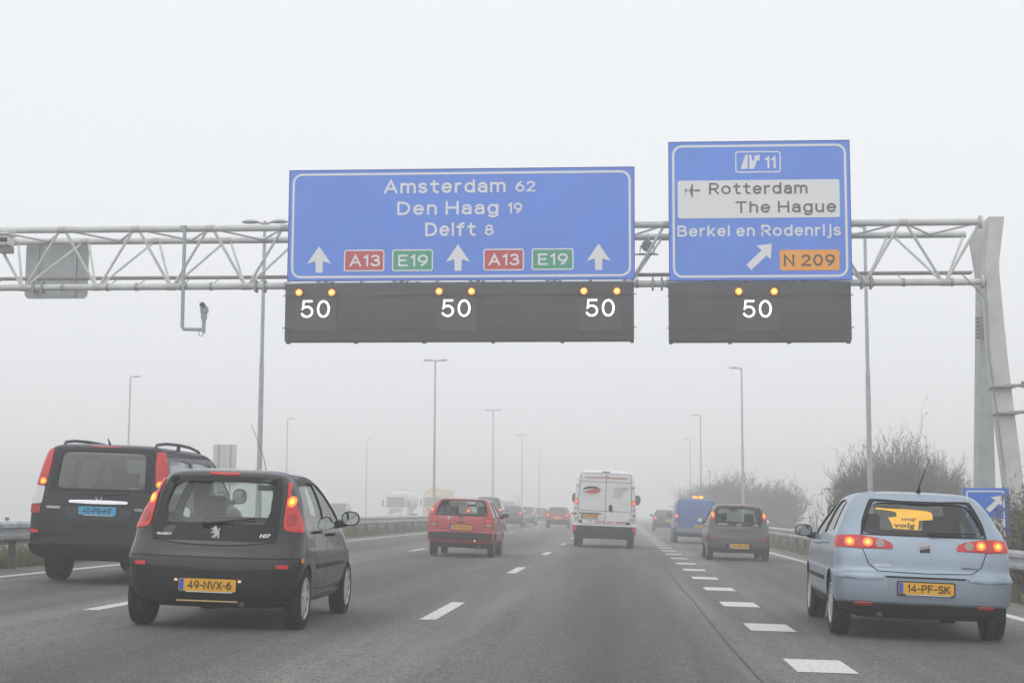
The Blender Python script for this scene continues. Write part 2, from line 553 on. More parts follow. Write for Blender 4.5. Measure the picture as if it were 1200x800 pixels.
class Body:
    """A car shell as a stack of rounded plan outlines: rows of (z, half width, rear y, front y)."""
    def __init__(s, rows, cr=0.3, cf=0.7, n=3.0, cft=None, belt=1.0):
        s.cft, s.belt = (cft or cf), belt
        a = np.array(rows, float)
        s.cr, s.cf, s.n = cr, cf, n
        u = [0.0]
        for i in range(1, len(a)):
            dd = a[i] - a[i - 1]
            u.append(u[-1] + math.sqrt(dd[0] ** 2 + dd[1] ** 2 + dd[2] ** 2 + 0.09 * dd[3] ** 2) + 1e-3)
        uu = []
        for i in range(1, len(a)):
            dd = np.abs(a[i] - a[i - 1])
            k = int(max(1, math.ceil(max(dd[0] / 0.035, dd[1] / 0.03, dd[2] / 0.05, dd[3] / 0.09))))
            uu += list(np.linspace(u[i - 1], u[i], k, endpoint=False))
        uu.append(u[-1])
        s.key = np.stack([pchip(u, a[:, c], uu) for c in range(4)], 1)
        fine = np.linspace(0, u[-1], 1200)
        s.tab = np.stack([pchip(u, a[:, c], fine) for c in range(4)], 1)
        s.ztop, s.zbot = a[-1, 0], a[0, 0]
        s.L = a[:, 3].max()
    def at_z(s, z):
        return [float(np.interp(z, s.tab[:, 0], s.tab[:, c])) for c in (1, 2, 3)]
    def corners(s, r, f, z):
        k = min(max((z - s.belt + 0.14) / 0.2, 0), 1)
        k = k * k * (3 - 2 * k)
        cr, cf = s.cr, s.cf + (s.cft - s.cf) * k
        tot = (f - r) * 0.92
        if cr + cf > tot:
            k = tot / (cr + cf)
            cr, cf = cr * k, cf * k
        return cr, cf
    def pt(s, wrf, z, t):
        if t > 3: t -= 6
        w_, r, f = wrf
        cr, cf = s.corners(r, f, z)
        a = abs(t)
        sg = -1 if t < 0 else 1
        def sq(ph):
            c, q = abs(math.cos(ph)), abs(math.sin(ph))
            rho = (c ** s.n + q ** s.n) ** (-1 / s.n)
            return rho * q, rho * c
        if a <= 1:
            X, Y = sq(a * math.pi / 2)
            return Vector((sg * w_ * X, r + cr * (1 - Y), z))
        if a <= 2:
            return Vector((sg * w_, r + cr + (a - 1) * (f - cf - r - cr), z))
        X, Y = sq((3 - a) * math.pi / 2)
        return Vector((sg * w_ * X, f - cf * (1 - Y), z))
    def P(s, z, t):
        return s.pt(s.at_z(z), z, t)
    def N(s, z, t):
        e = 0.004
        a = s.P(z, t + e) - s.P(z, t - e)
        b = s.P(z + e, t) - s.P(z - e, t)
        n = a.cross(b)
        return n.normalized() if n.length > 1e-12 else Vector((0, -1, 0))
    def tx(s, x, z, front=False):
        w_, r, f = s.at_z(z)
        X = min(abs(x) / w_, 0.9995)
        Y = (1 - X ** s.n) ** (1 / s.n)
        t = math.atan2(X, Y) / (math.pi / 2)
        if front: return 3 - t if x >= 0 else 3 + t
        return math.copysign(t, x)
    def ty(s, y, z, side=1):
        w_, r, f = s.at_z(z)
        cr, cf = s.corners(r, f, z)
        ya, yb = r + cr, f - cf
        if y < ya:
            Y = min(max(1 - (y - r) / cr, 0), 1)
            X = (1 - Y ** s.n) ** (1 / s.n)
            t = math.atan2(X, Y) / (math.pi / 2)
        elif y <= yb:
            t = 1 + (y - ya) / (yb - ya)
        else:
            Y = min(max(1 - (f - y) / cf, 0), 1)
            X = (1 - Y ** s.n) ** (1 / s.n)
            t = 3 - math.atan2(X, Y) / (math.pi / 2)
        return side * t
    def yrear(s, x, z):
        return s.P(z, s.tx(x, z)).y
    def conv(s, pts, kind, side=1):
        """(x, z) on the rear or front, (y, z) on a side, or mixed ('r'|'s', a, z) -> (t, z)"""
        o = []
        for p in pts:
            if kind == 'rear': o.append((s.tx(p[0], p[1]), p[1]))
            elif kind == 'front': o.append((s.tx(p[0], p[1], True), p[1]))
            elif kind == 'side': o.append((s.ty(p[0], p[1], side), p[1]))
            else: o.append((s.tx(p[1], p[2]) * (1 if side > 0 else -1) if p[0] == 'r' else s.ty(p[1], p[2], side), p[2]))
        return o
    def shell(s, m, name, inset=0.0, z0=None, z1=None, coarse=False):
        ts = list(np.linspace(0, 1, 13 if not coarse else 8)) + list(np.linspace(1, 2, 22 if not coarse else 8))[1:] + list(np.linspace(2, 3, 12 if not coarse else 7))[1:]
        loop = ts + [-t for t in ts[::-1]][1:-1]
        rows = [tuple(k) for k in s.key]
        if z0 is not None:
            zz = [z0] + [k[0] for k in rows if z0 + 0.01 < k[0] < z1 - 0.01] + [z1]
            rows = [(z, *s.at_z(z)) for z in zz]
        mb = MB()
        n = len(loop)
        vs_ = []
        for z, w_, r, f in rows:
            wrf = (max(w_ - inset, 0.05), r + inset, f - inset * 1.3)
            vs_ += [s.pt(wrf, z, t) for t in loop]
        fs_ = []
        for i in range(len(rows) - 1):
            for k in range(n):
                k2 = (k + 1) % n
                fs_.append((i * n + k, i * n + k2, (i + 1) * n + k2, (i + 1) * n + k))
        for i, flip in ((0, True), (len(rows) - 1, False)):
            c = sum((vs_[i * n + k] for k in range(n)), Vector()) / n
            vs_.append(c)
            ci = len(vs_) - 1
            for k in range(n):
                k2 = (k + 1) % n
                fs_.append((i * n + k2, i * n + k, ci) if flip else (i * n + k, i * n + k2, ci))
        mb.add(vs_, fs_)
        return mb
    # ---- things laid on the shell
    def patch(s, tz, off, thick=0.0, mb=None, mi=0, nu=10, nv=None):
        """fill a polygon given in (t, z) that every level cuts once"""
        mb = mb or MB()
        zs = [p[1] for p in tz]
        za, zb = min(zs), max(zs)
        nv = nv or max(4, int((zb - za) / 0.035) + 3)
        lv = [za + (zb - za) * (0.5 - 0.5 * math.cos(math.pi * i / nv)) for i in range(nv + 1)]
        lv[0] += (zb - za) * 1e-4
        lv[-1] -= (zb - za) * 1e-4
        rows = []
        for z in lv:
            xs = []
            for i in range(len(tz)):
                (a, z1), (b, z2) = tz[i], tz[(i + 1) % len(tz)]
                if (z1 - z) * (z2 - z) <= 0 and abs(z1 - z2) > 1e-9:
                    xs.append(a + (b - a) * (z - z1) / (z2 - z1))
            if xs:
                rows.append((z, min(xs), max(xs)))
        vs_, fs_ = [], []
        m = nu + 1
        for z, a, b in rows:
            for k in range(m):
                t = a + (b - a) * k / nu
                vs_.append(s.P(z, t) + s.N(z, t) * off)
        for i in range(len(rows) - 1):
            for k in range(nu):
                fs_.append((i * m + k, i * m + k + 1, (i + 1) * m + k + 1, (i + 1) * m + k))
        if thick:
            k0 = len(vs_)
            edge = [k for k in range(m)] + [i * m + nu for i in range(1, len(rows))] + [(len(rows) - 1) * m + k for k in range(nu - 1, -1, -1)] + [i * m for i in range(len(rows) - 2, 0, -1)]
            nrm = []
            for i, (z, a, b) in enumerate(rows):
                for k in range(m):
                    nrm.append((z, a + (b - a) * k / nu))
            for e in edge:
                z, t = nrm[e]
                vs_.append(vs_[e] - s.N(z, t) * thick)
            ne = len(edge)
            for i in range(ne):
                j = (i + 1) % ne
                fs_.append((edge[i], edge[j], k0 + j, k0 + i))
        return mb.add(vs_, fs_, mi)
    def ring(s, outer, inner, off, mb=None, mi=0, sub=6):
        mb = mb or MB()
        n = len(outer)
        vs_, fs_ = [], []
        for i in range(n):
            for k in range(sub):
                q = k / sub
                for lst in (outer, inner):
                    a, b = lst[i], lst[(i + 1) % n]
                    t, z = a[0] + (b[0] - a[0]) * q, a[1] + (b[1] - a[1]) * q
                    vs_.append(s.P(z, t) + s.N(z, t) * off)
        c = n * sub
        for i in range(c):
            j = (i + 1) % c
            fs_.append((2 * i, 2 * j, 2 * j + 1, 2 * i + 1))
        return mb.add(vs_, fs_, mi)
    def ribbon(s, tz, width=0.007, off=0.004, mb=None, mi=0, sub=6):
        mb = mb or MB()
        pts = []
        for i in range(len(tz) - 1):
            for k in range(sub):
                q = k / sub
                pts.append((tz[i][0] + (tz[i + 1][0] - tz[i][0]) * q, tz[i][1] + (tz[i + 1][1] - tz[i][1]) * q))
        pts.append(tz[-1])
        P3 = [s.P(z, t) for t, z in pts]
        vs_, fs_ = [], []
        for i, (t, z) in enumerate(pts):
            d = (P3[min(i + 1, len(P3) - 1)] - P3[max(i - 1, 0)]).normalized()
            n = s.N(z, t)
            b = d.cross(n).normalized() * width / 2
            vs_ += [P3[i] + n * off - b, P3[i] + n * off + b]
        for i in range(len(pts) - 1):
            fs_.append((2 * i, 2 * i + 2, 2 * i + 3, 2 * i + 1))
        return mb.add(vs_, fs_, mi)

def mirror_x(pts):
    """right half (x, z), bottom to top -> closed symmetric outline"""
    return list(pts) + [(-x, z) for x, z in pts[::-1]]

def densify(pts, k=5):
    o = []
    for i in range(len(pts)):
        a, b = pts[i], pts[(i + 1) % len(pts)]
        for j in range(k):
            o.append(tuple(a[c] + (b[c] - a[c]) * j / k for c in range(2)))
    return o

def open_dense(pts, k=8):
    o = []
    for a, b in zip(pts, pts[1:]):
        o += [(a[0] + (b[0] - a[0]) * j / k, a[1] + (b[1] - a[1]) * j / k) for j in range(k)]
    return o + [pts[-1]]

def grow_poly(pts, k=1.035):
    cx, cz = (min(p[0] for p in pts) + max(p[0] for p in pts)) / 2, (min(p[1] for p in pts) + max(p[1] for p in pts)) / 2
    return [(cx + (a - cx) * k, cz + (b - cz) * k) for a, b in pts]

def carve(o, cutters):
    for c in cutters:
        md = o.modifiers.new('cut', 'BOOLEAN')
        md.operation = 'DIFFERENCE'
        md.solver = 'EXACT'
        md.material_mode = 'TRANSFER'
        md.object = c
    bpy.context.view_layer.update()
    dg = bpy.context.evaluated_depsgraph_get()
    me = bpy.data.meshes.new_from_object(o.evaluated_get(dg))
    o.modifiers.clear()
    o.data = me
    for c in cutters:
        bpy.data.objects.remove(c)
    me.polygons.foreach_set('use_smooth', [True] * len(me.polygons))
    me.set_sharp_from_angle(angle=R(38))

def wheel(root, side, x, y, r, wd, style, rimm=None, n=36):
    """tyre with a child rim; x is the outer face"""
    rimm = rimm or ALLOY
    t = MB()
    s = side
    prof = [(r * 0.66, -wd), (r * 0.86, -wd * 1.0), (r * 0.965, -wd * 0.96), (r, -wd * 0.86), (r, -wd * 0.62), (r * 0.985, -wd * 0.61), (r * 0.985, -wd * 0.58), (r, -wd * 0.57), (r, -wd * 0.43),
            (r * 0.985, -wd * 0.42), (r * 0.985, -wd * 0.39), (r, -wd * 0.38), (r, -wd * 0.14), (r * 0.965, -wd * 0.04), (r * 0.86, 0), (r * 0.68, -wd * 0.03), (r * 0.66, -wd * 0.1), (r * 0.64, -wd * 0.5)]
    t.lathe([(a, h * s) for a, h in prof], (x * s, y, r), 'x', n, closed=True)
    o = t.build('wheel', RUBBER, root)
    m = MB()
    rr = r * 0.665
    m.lathe([(a * rr, h * s * wd) for a, h in [(1.0, -0.03), (1.0, -0.06), (0.93, -0.07), (0.90, -0.22), (0.88, -0.5), (0.4, -0.5), (0.0, -0.5)]], (x * s, y, r), 'x', n, mi=1, cap=False)
    m.lathe([(a * rr, h * s * wd) for a, h in [(1.01, -0.08), (1.01, -0.02), (0.94, -0.015), (0.92, -0.09)]], (x * s, y, r), 'x', n, mi=0, cap=False)
    ns, sw = style
    for k in range(ns):
        a = 2 * math.pi * k / ns + 0.3
        c, q = math.cos(a), math.sin(a)
        vs_ = []
        for rad, wdt, hh in ((0.12, sw * 0.9, -0.05), (0.95, sw * 1.15, -0.07)):
            for e, dep in ((-1, 0), (1, 0), (1, 0.12), (-1, 0.12)):
                yy, zz = rad * rr * c - e * wdt * rr / 2 * q, rad * rr * q + e * wdt * rr / 2 * c
                vs_.append((x * s + (hh - dep) * wd * s, y + yy, r + zz))
        m.add(vs_, [(0, 1, 5, 4), (1, 2, 6, 5), (2, 3, 7, 6), (3, 0, 4, 7), (4, 5, 6, 7), (0, 3, 2, 1)], 0)
    m.lathe([(0.0, -0.02 * wd * s), (0.2 * rr, -0.03 * wd * s), (0.24 * rr, -0.12 * wd * s), (0.24 * rr, -0.4 * wd * s)], (x * s, y, r), 'x', 16, 0, cap=False)
    m.build('rim', [rimm, BLACK], o)
    return o

def car(sp):
    b = Body(sp['rows'], sp.get('cr', 0.3), sp.get('cf', 0.7), sp.get('n', 3.0), sp.get('cft', .28), sp.get('belt', 1.0))
    hero = sp.get('hero', False)
    X, Y = sp['pos']
    root = thing(sp['name'], sp['label'], sp.get('cat', 'car'), (X, Y, zg(X)), (R(sp.get('pitch', 0)), math.atan(FALL) + R(sp.get('lean', 0.35)), R(sp.get('yaw', 0))), sp.get('group'))
    pm = sp['paint']
    mb = b.shell(pm, 'body', coarse=not hero)
    o = mb.build('body', [pm, sp.get('skirt_mat', BLACK)], root, sharp=38)
    sk = sp.get('skirt', 0.3)
    def skirt_ix():
        for p in o.data.polygons:
            if p.center.z < sk and p.material_index == 0:
                p.material_index = 1
    wr, (wy0, wy1), wd = sp['wheel_r'], sp['wheel_y'], sp.get('wheel_w', 0.18)
    wx = sp['wheel_x']
    rw = mirror_x(sp['rear_win']) if sp.get('rear_win') else None
    ws = mirror_x(sp['front_win'])
    q = 0.10
    if rw: rw = chaikin(rw, 2, q)
    ws = chaikin(ws, 2, q)
    sides = [chaikin(p, 2, 0.08) for p in sp['side_win']]
    gl_r = sp.get('rear_glass', GLASS)
    gl_s = sp.get('side_glass', GLASS)
    if hero:
        cut = []
        def tmp(m_, mm):
            c = m_.build('cutter', [mm], None, sharp=0)
            c.parent = root
            cut.append(c)
        bz, tz = sp['cabin_z']
        tmp(b.shell(None, 'c', 0.075, bz, tz, coarse=True), INTER)
        if rw: tmp(MB().prism(rw, -1.0, sp.get('rear_cut', 0.75)), INTER)
        tmp(MB().prism(ws, b.L * 0.5, b.L + 1), INTER)
        for p in sides:
            for sg in (-1, 1):
                tmp(MB().prism(p, 0.25 * sg, 1.6 * sg, plane='yz'), INTER)
        for wy in (wy0, wy1):
            for sg in (-1, 1):
                tmp(MB().lathe([(wr * 1.12, (wx - wd - 0.05) * sg), (wr * 1.12, 1.6 * sg)], (0, wy, wr * 1.0), 'x', 40), BLACK)
        carve(o, cut)
        skirt_ix()
        if rw: b.patch(b.conv(densify(grow_poly(rw)), 'rear'), -0.012, nu=14).build('rear_window', gl_r, root, sharp=60)
        b.patch(b.conv(densify(grow_poly(ws)), 'front'), -0.012, nu=12).build('windscreen', GLASS, root, sharp=60)
        for p in sides:
            for sg in (-1, 1):
                b.patch(b.conv(densify(grow_poly(p)), 'side', sg), -0.012, nu=18).build('side_window', gl_s, root, sharp=60)
        # cabin: seats and dashboard
        fy = sp['seat_y']
        for sg in (-1, 1):
            m = MB()
            m.box((0.36 * sg, fy, 0.66 * sp.get('seat_k', 1)), (0.44, 0.14, 0.60), bev=0.05, rot=(R(-14), 0, 0))
            m.box((0.36 * sg, fy - 0.09, (1.10) * sp.get('seat_k', 1)), (0.27, 0.11, 0.22), bev=0.045, rot=(R(-8), 0, 0))
            m.box((0.36 * sg, fy + 0.22, 0.42 * sp.get('seat_k', 1)), (0.46, 0.5, 0.16), bev=0.05)
            m.build('seat', SEAT, root)
        m = MB()
        ry = sp.get('bench_y', fy - 0.85)
        m.box((0, ry, 0.62 * sp.get('seat_k', 1)), (1.15, 0.13, 0.52), bev=0.05, rot=(R(-12), 0, 0))
        for sg in (-1, 1):
            m.box((0.32 * sg, ry - 0.06, sp.get('rest_z', 0.95) * sp.get('seat_k', 1)), (0.24, 0.09, 0.15), bev=0.04)
        m.build('rear_bench', SEAT, root)
        m = MB()
        m.box((0, fy + 0.85, 0.82 * sp.get('seat_k', 1)), (1.2, 0.36, 0.24), bev=0.06)
        m.box((0, fy + 0.75, sp['ztop'] - 0.16), (0.22, 0.03, 0.06), bev=0.012)
        m.build('dashboard', INTER, root)
    else:
        cut = []
        for wy in (wy0, wy1):
            for sg in (-1, 1):
                c = MB().lathe([(wr * 1.12, (wx - wd - 0.05) * sg), (wr * 1.12, 1.6 * sg)], (0, wy, wr), 'x', 24).build('cutter', [BLACK], root, sharp=0)
                cut.append(c)
        carve(o, cut)
        skirt_ix()
        dg_ = sp.get('dark_glass', DGLASS)
        OFF = 0.014
        if rw: b.patch(b.conv(densify(rw), 'rear'), OFF, 0.03, nu=8).build('rear_window', dg_, root, sharp=60)
        b.patch(b.conv(densify(ws), 'front'), OFF, 0.03, nu=8).build('windscreen', dg_, root, sharp=60)
        for p in sides:
            for sg in (-1, 1):
                b.patch(b.conv(densify(p), 'side', sg), OFF, 0.03, nu=8).build('side_window', dg_, root, sharp=60)
    if sp.get('surround'):
        ou, inn = sp['surround'], sp['rear_win']
        mbb = b.ring(b.conv(mirror_x(ou), 'rear'), b.conv(mirror_x([(x * 0.985, z) for x, z in inn]), 'rear'), 0.0065)
        mbb.build('window_surround', BGLOSS, root, sharp=60)
    # lamps
    for la in sp.get('lamps', []):
        for sg in (-1, 1):
            pts = b.conv(la['pts'], 'mix', sg)
            if la.get('round', 0.12): pts = chaikin(pts, 2, la.get('round', 0.12))
            lo = b.patch(pts, la.get('off', 0.012), 0.03, nu=8).build(la['name'], la['mat'], root, sharp=50)
            for (kind, a, z, rx, rz, mm, nm) in la.get('bulbs', []):
                if kind == 'r':
                    c = [(b.tx(a + rx * math.cos(t), z + rz * math.sin(t)) * sg, z + rz * math.sin(t)) for t in np.linspace(0, 2 * math.pi, 14, endpoint=False)]
                else:
                    c = [(b.ty(a + rx * math.cos(t), z + rz * math.sin(t), sg), z + rz * math.sin(t)) for t in np.linspace(0, 2 * math.pi, 14, endpoint=False)]
                b.patch(c, la.get('off', 0.012) + (0.007 if nm == 'bulb_core' else 0.004), 0.006, nu=6).build(nm, mm, lo, sharp=50)
    # rear patches: (name, pts, mat, off, thick, round, symmetric)
    for (nm, pts, mm, off, thick, rd, sym) in sp.get('rear_parts', []):
        p = mirror_x(pts) if sym else pts
        if rd: p = chaikin(p, 2, rd)
        b.patch(b.conv(densify(p, 4), 'rear'), off, thick, nu=12).build(nm, mm, root, sharp=45)
    for (nm, pts, mm, off, thick, rd) in sp.get('side_parts', []):
        for sg in (-1, 1):
            p = chaikin(pts, 2, rd) if rd else pts
            b.patch(b.conv(densify(p, 4), 'side', sg), off, thick, nu=10).build(nm, mm, root, sharp=45)
    # panel gaps
    if sp.get('seams_rear') or sp.get('seams_side'):
        m = MB()
        for pts in sp.get('seams_rear', []):
            b.ribbon(b.conv(open_dense(pts), 'rear'), sp.get('seam_w', 0.008), mb=m, sub=2)
        for pts in sp.get('seams_side', []):
            for sg in (-1, 1):
                b.ribbon(b.conv(open_dense(pts), 'side', sg), sp.get('seam_w', 0.008), mb=m, sub=2)
        m.build('panel_gap', SEAM, root, sharp=60)
    # number plate
    if sp.get('plate'):
        pl = sp['plate']
        x, z = pl.get('x', 0), pl['z']
        y = min(b.yrear(x, z + 0.055), b.yrear(x, z - 0.055)) - pl.get('out', 0.012)
        m = MB().prism(rrect(x - 0.26, z - 0.055, x + 0.26, z + 0.055, 0.01), y - 0.008, y)
        po = m.build('licence_plate', pl.get('mat', PLY), root)
        if pl.get('txt'):
            for v_, f_ in stroke_text(pl['txt'], 0.40, 0.074, 0.15, 0.26):
                me_ = bpy.data.meshes.new('plate_lettering')
                me_.from_pydata([(x + (0.022 if pl.get('band', 1) else 0) + a_, y - 0.0095 - d_ * 2, z - 0.037 + c_) for a_, c_, d_ in v_], [], f_)
                me_.materials.append(INK)
                link(bpy.data.objects.new('plate_lettering', me_), po)
        if pl.get('band', 1):
            MB().prism([(x - 0.256, z - 0.051), (x - 0.215, z - 0.051), (x - 0.215, z + 0.051), (x - 0.256, z + 0.051)], y - 0.0095, y - 0.006).build('plate_band', PLBAND, po)
        if hero:
            MB().prism(rrect(x - 0.272, z - 0.068, x + 0.272, z + 0.066, 0.012), y - 0.004, y + 0.012).build('plate_frame', BLACK, root)
            if pl.get('strip', 1):
                MB().box((x + 0.02, y - 0.009, z - 0.061), (0.42, 0.004, 0.007)).build('plate_strip', WHITEP, root)
    # wiper: pivot, tip
    if sp.get('wiper'):
        (x0, z0), (x1, z1) = sp['wiper']
        m = MB()
        def on(x, z, d): return Vector((x, b.yrear(x, z) - d, z))
        m.tube(on(x0, z0, 0.0), on(x0, z0, 0.05), 0.022, 0.02, 12)
        xm, zm = x0 + (x1 - x0) * 0.45, z0 + (z1 - z0) * 0.45
        m.path([on(x0, z0, 0.045), on(xm, zm, 0.04), on(x0 + (x1 - x0) * 0.65, z0 + (z1 - z0) * 0.65, 0.03)], [0.014, 0.011, 0.008], 8)
        m.path([on(x0 + (x1 - x0) * q_, z0 + (z1 - z0) * q_, 0.018) for q_ in (0.25, 0.5, 0.75, 1.0)], [0.009] * 4, 6)
        m.build('wiper', BLACK, root)
    # wheels
    rimm = sp.get('rim_mat', ALLOY)
    for wy in (wy0, wy1):
        for sg in (-1, 1):
            wheel(root, sg, wx, wy, wr, wd, sp.get('spokes', (7, 0.22)), rimm, 36 if hero else 20)
    m = MB()
    m.tube((-wx + 0.1, wy0, wr), (wx - 0.1, wy0, wr), 0.045, n=10)
    m.box((0, wy0 + 0.02, wr - 0.02), (wx * 1.3, 0.12, 0.06), bev=0.02)
    m.build('rear_axle', BLACK, root)
    if sp.get('exhaust'):
        x, y, z = sp['exhaust']
        m = MB()
        m.tube((x, y, z), (x, y + 0.25, z), 0.026, n=12)
        m.box((x * 0.9, y + 0.55, z + 0.02), (0.36, 0.5, 0.15), bev=0.06)
        m.build('exhaust', mat('rusty exhaust', (0.10, 0.085, 0.075), 0.6, 0.5, noise=0.4), root)
    # door mirrors
    if sp.get('mirror'):
        my, mz, mw, mh = sp['mirror']
        for sg in (-1, 1):
            wbody = abs(b.P(mz - 0.06, b.ty(my, mz - 0.06, 1)).x)
            cx = (wbody + 0.03 + mw / 2)
            m = MB()
            n1, n2 = 14, 8
            vs_, fs_ = [], []
            for i in range(n2 + 1):
                ph = math.pi / 2 * i / n2
                for k in range(n1):
                    a = 2 * math.pi * k / n1
                    ca, sa = math.cos(a), math.sin(a)
                    e = (abs(ca) ** 2.6 + abs(sa) ** 2.6) ** (-1 / 2.6)
                    vs_.append((sg * cx + mw / 2 * e * ca * math.cos(ph), my + 0.14 * math.sin(ph), mz + mh / 2 * e * sa * math.cos(ph)))
            for i in range(n2):
                for k in range(n1):
                    fs_.append((i * n1 + k, i * n1 + (k + 1) % n1, (i + 1) * n1 + (k + 1) % n1, (i + 1) * n1 + k))
            fs_.append(tuple(range(n1)))
            m.add(vs_, fs_)
            m.path([(sg * (wbody - 0.02), my + 0.06, mz - mh * 0.42), (sg * (wbody + 0.06), my + 0.06, mz - mh * 0.38), (sg * (cx - 0.02), my + 0.06, mz - mh * 0.2)], [0.045, 0.036, 0.032], 10)
            mo = m.build('door_mirror', sp.get('mirror_mat', BLACK), root)
            g = MB()
            pts = []
            for k in range(20):
                a = 2 * math.pi * k / 20
                ca, sa = math.cos(a), math.sin(a)
                e = (abs(ca) ** 2.6 + abs(sa) ** 2.6) ** (-1 / 2.6)
                pts.append((sg * cx + mw * 0.43 * e * ca, mz + mh * 0.42 * e * sa))
            g.prism(pts, my - 0.006, my - 0.002)
            g.build('mirror_glass', mat('mirror glass %.2f' % sp.get('mirror_k', .75), tuple(c * sp.get('mirror_k', .75) for c in (0.95, 1.0, 0.98)), 0.03, 1.0), mo)  # mirror_k puts the darkness of the reflected road into the glass colour
    for (y, z) in sp.get('handles', []):
        for sg in (-1, 1):
            P0, P1, P2 = [b.P(z, b.ty(y + d, z, sg)) for d in (-0.09, 0, 0.09)]
            nn = b.N(z, b.ty(y, z, sg))
            MB().path([P0, P0 + nn * 0.03, P1 + nn * 0.042, P2 + nn * 0.03, P2], [0.014, 0.016, 0.017, 0.016, 0.014], 8).build('door_handle', sp.get('handle_mat', pm), root)
    return root, b

# ------------------------------------------------------------------ ground, roads, markings
def asphalt(name, base, worn):
    m = bpy.data.materials.new(name)
    m.use_nodes = True
    t = m.node_tree
    b = t.nodes['Principled BSDF']
    b.inputs['Roughness'].default_value = 0.82
    b.inputs['Specular IOR Level'].default_value = 0.35
    tc = t.nodes.new('ShaderNodeTexCoord')
    def noise(scale, detail, rough=0.6, vec=None):
        n = t.nodes.new('ShaderNodeTexNoise')
        n.inputs['Scale'].default_value = scale
        n.inputs['Detail'].default_value = detail
        n.inputs['Roughness'].default_value = rough
        t.links.new(vec or tc.outputs['Object'], n.inputs['Vector'])
        return n
    g1 = noise(52, 3, 0.75)
    g2 = noise(9, 5)
    mp = t.nodes.new('ShaderNodeMapping')
    mp.inputs['Scale'].default_value = (1.1, 0.035, 1)
    t.links.new(tc.outputs['Object'], mp.inputs[0])
    g3 = noise(1.0, 4, 0.6, mp.outputs[0])
    vo = t.nodes.new('ShaderNodeTexVoronoi')
    vo.inputs['Scale'].default_value = 55
    t.links.new(tc.outputs['Object'], vo.inputs['Vector'])
    def ramp(src, p0, p1, c0, c1):
        r = t.nodes.new('ShaderNodeValToRGB')
        r.color_ramp.elements[0].position = p0
        r.color_ramp.elements[1].position = p1
        r.color_ramp.elements[0].color = (c0, c0, c0, 1)
        r.color_ramp.elements[1].color = (c1, c1, c1, 1)
        t.links.new(src, r.inputs[0])
        return r.outputs[0]
    def mul(a, bb):
        x = t.nodes.new('ShaderNodeMixRGB')
        x.blend_type = 'MULTIPLY'
        x.inputs[0].default_value = 1
        t.links.new(a, x.inputs[1])
        t.links.new(bb, x.inputs[2])
        return x.outputs[0]
    base_n = t.nodes.new('ShaderNodeMixRGB')
    base_n.inputs[1].default_value = (*base, 1)
    base_n.inputs[2].default_value = (*worn, 1)
    t.links.new(ramp(g3.outputs['Fac'], 0.38, 0.64, 0, 1), base_n.inputs[0])
    c = mul(base_n.outputs[0], ramp(g1.outputs['Fac'], 0.34, 0.66, 0.30, 1.95))
    c = mul(c, ramp(vo.outputs['Color'], 0.0, 1.0, 0.6, 1.35))
    c = mul(c, ramp(g2.outputs['Fac'], 0.3, 0.7, 0.84, 1.14))
    sx = t.nodes.new('ShaderNodeSeparateXYZ')
    t.links.new(tc.outputs['Object'], sx.inputs[0])
    def mth(op, a, v=None):
        n = t.nodes.new('ShaderNodeMath')
        n.operation = op
        t.links.new(a, n.inputs[0])
        if v is not None: n.inputs[1].default_value = v
        return n.outputs[0]
    # oil-darkened middle of each lane, polished paler wheel paths; drifts along the road
    ph = mth('MULTIPLY', mth('ADD', sx.outputs[0], 0.22), 2 * math.pi / 3.47)
    co = mth('COSINE', ph)
    ad2 = t.nodes.new('ShaderNodeMath')
    ad2.operation = 'MULTIPLY'
    t.links.new(co, ad2.inputs[0])
    t.links.new(g3.outputs['Fac'], ad2.inputs[1])
    c = mul(c, ramp(mth('ADD', ad2.outputs[0], 0.5), 0.1, 0.95, 1.14, 0.72))
    t.links.new(c, b.inputs['Base Color'])
    bp = t.nodes.new('ShaderNodeBump')
    bp.inputs['Strength'].default_value = 0.5
    bp.inputs['Distance'].default_value = 0.012
    t.links.new(g1.outputs['Fac'], bp.inputs['Height'])
    t.links.new(bp.outputs[0], b.inputs['Normal'])
    return m

ASPH = asphalt('porous asphalt', (0.090, 0.086, 0.079), (0.148, 0.142, 0.131))
LINE = mat('worn road paint', (0.40, 0.395, 0.38), 0.7, noise=0.0, col2=(0.76, 0.76, 0.74), nscale=30)
EARTH = mat('rough verge earth', (0.050, 0.055, 0.026), 0.95, col2=(0.085, 0.075, 0.045), nscale=1.4, bump=0.6, bscale=8)

def strip(x0, x1, y0, y1, dz, ny=1, nx=1):
    mb = MB()
    xs = [x0 + (x1 - x0) * i / nx for i in range(nx + 1)]
    ys = [y0 + (y1 - y0) * i / ny for i in range(ny + 1)]
    mb.add([(x, y, zg(x) + dz) for y in ys for x in xs],
           [(j * (nx + 1) + i, j * (nx + 1) + i + 1, (j + 1) * (nx + 1) + i + 1, (j + 1) * (nx + 1) + i) for j in range(ny) for i in range(nx)])
    return mb

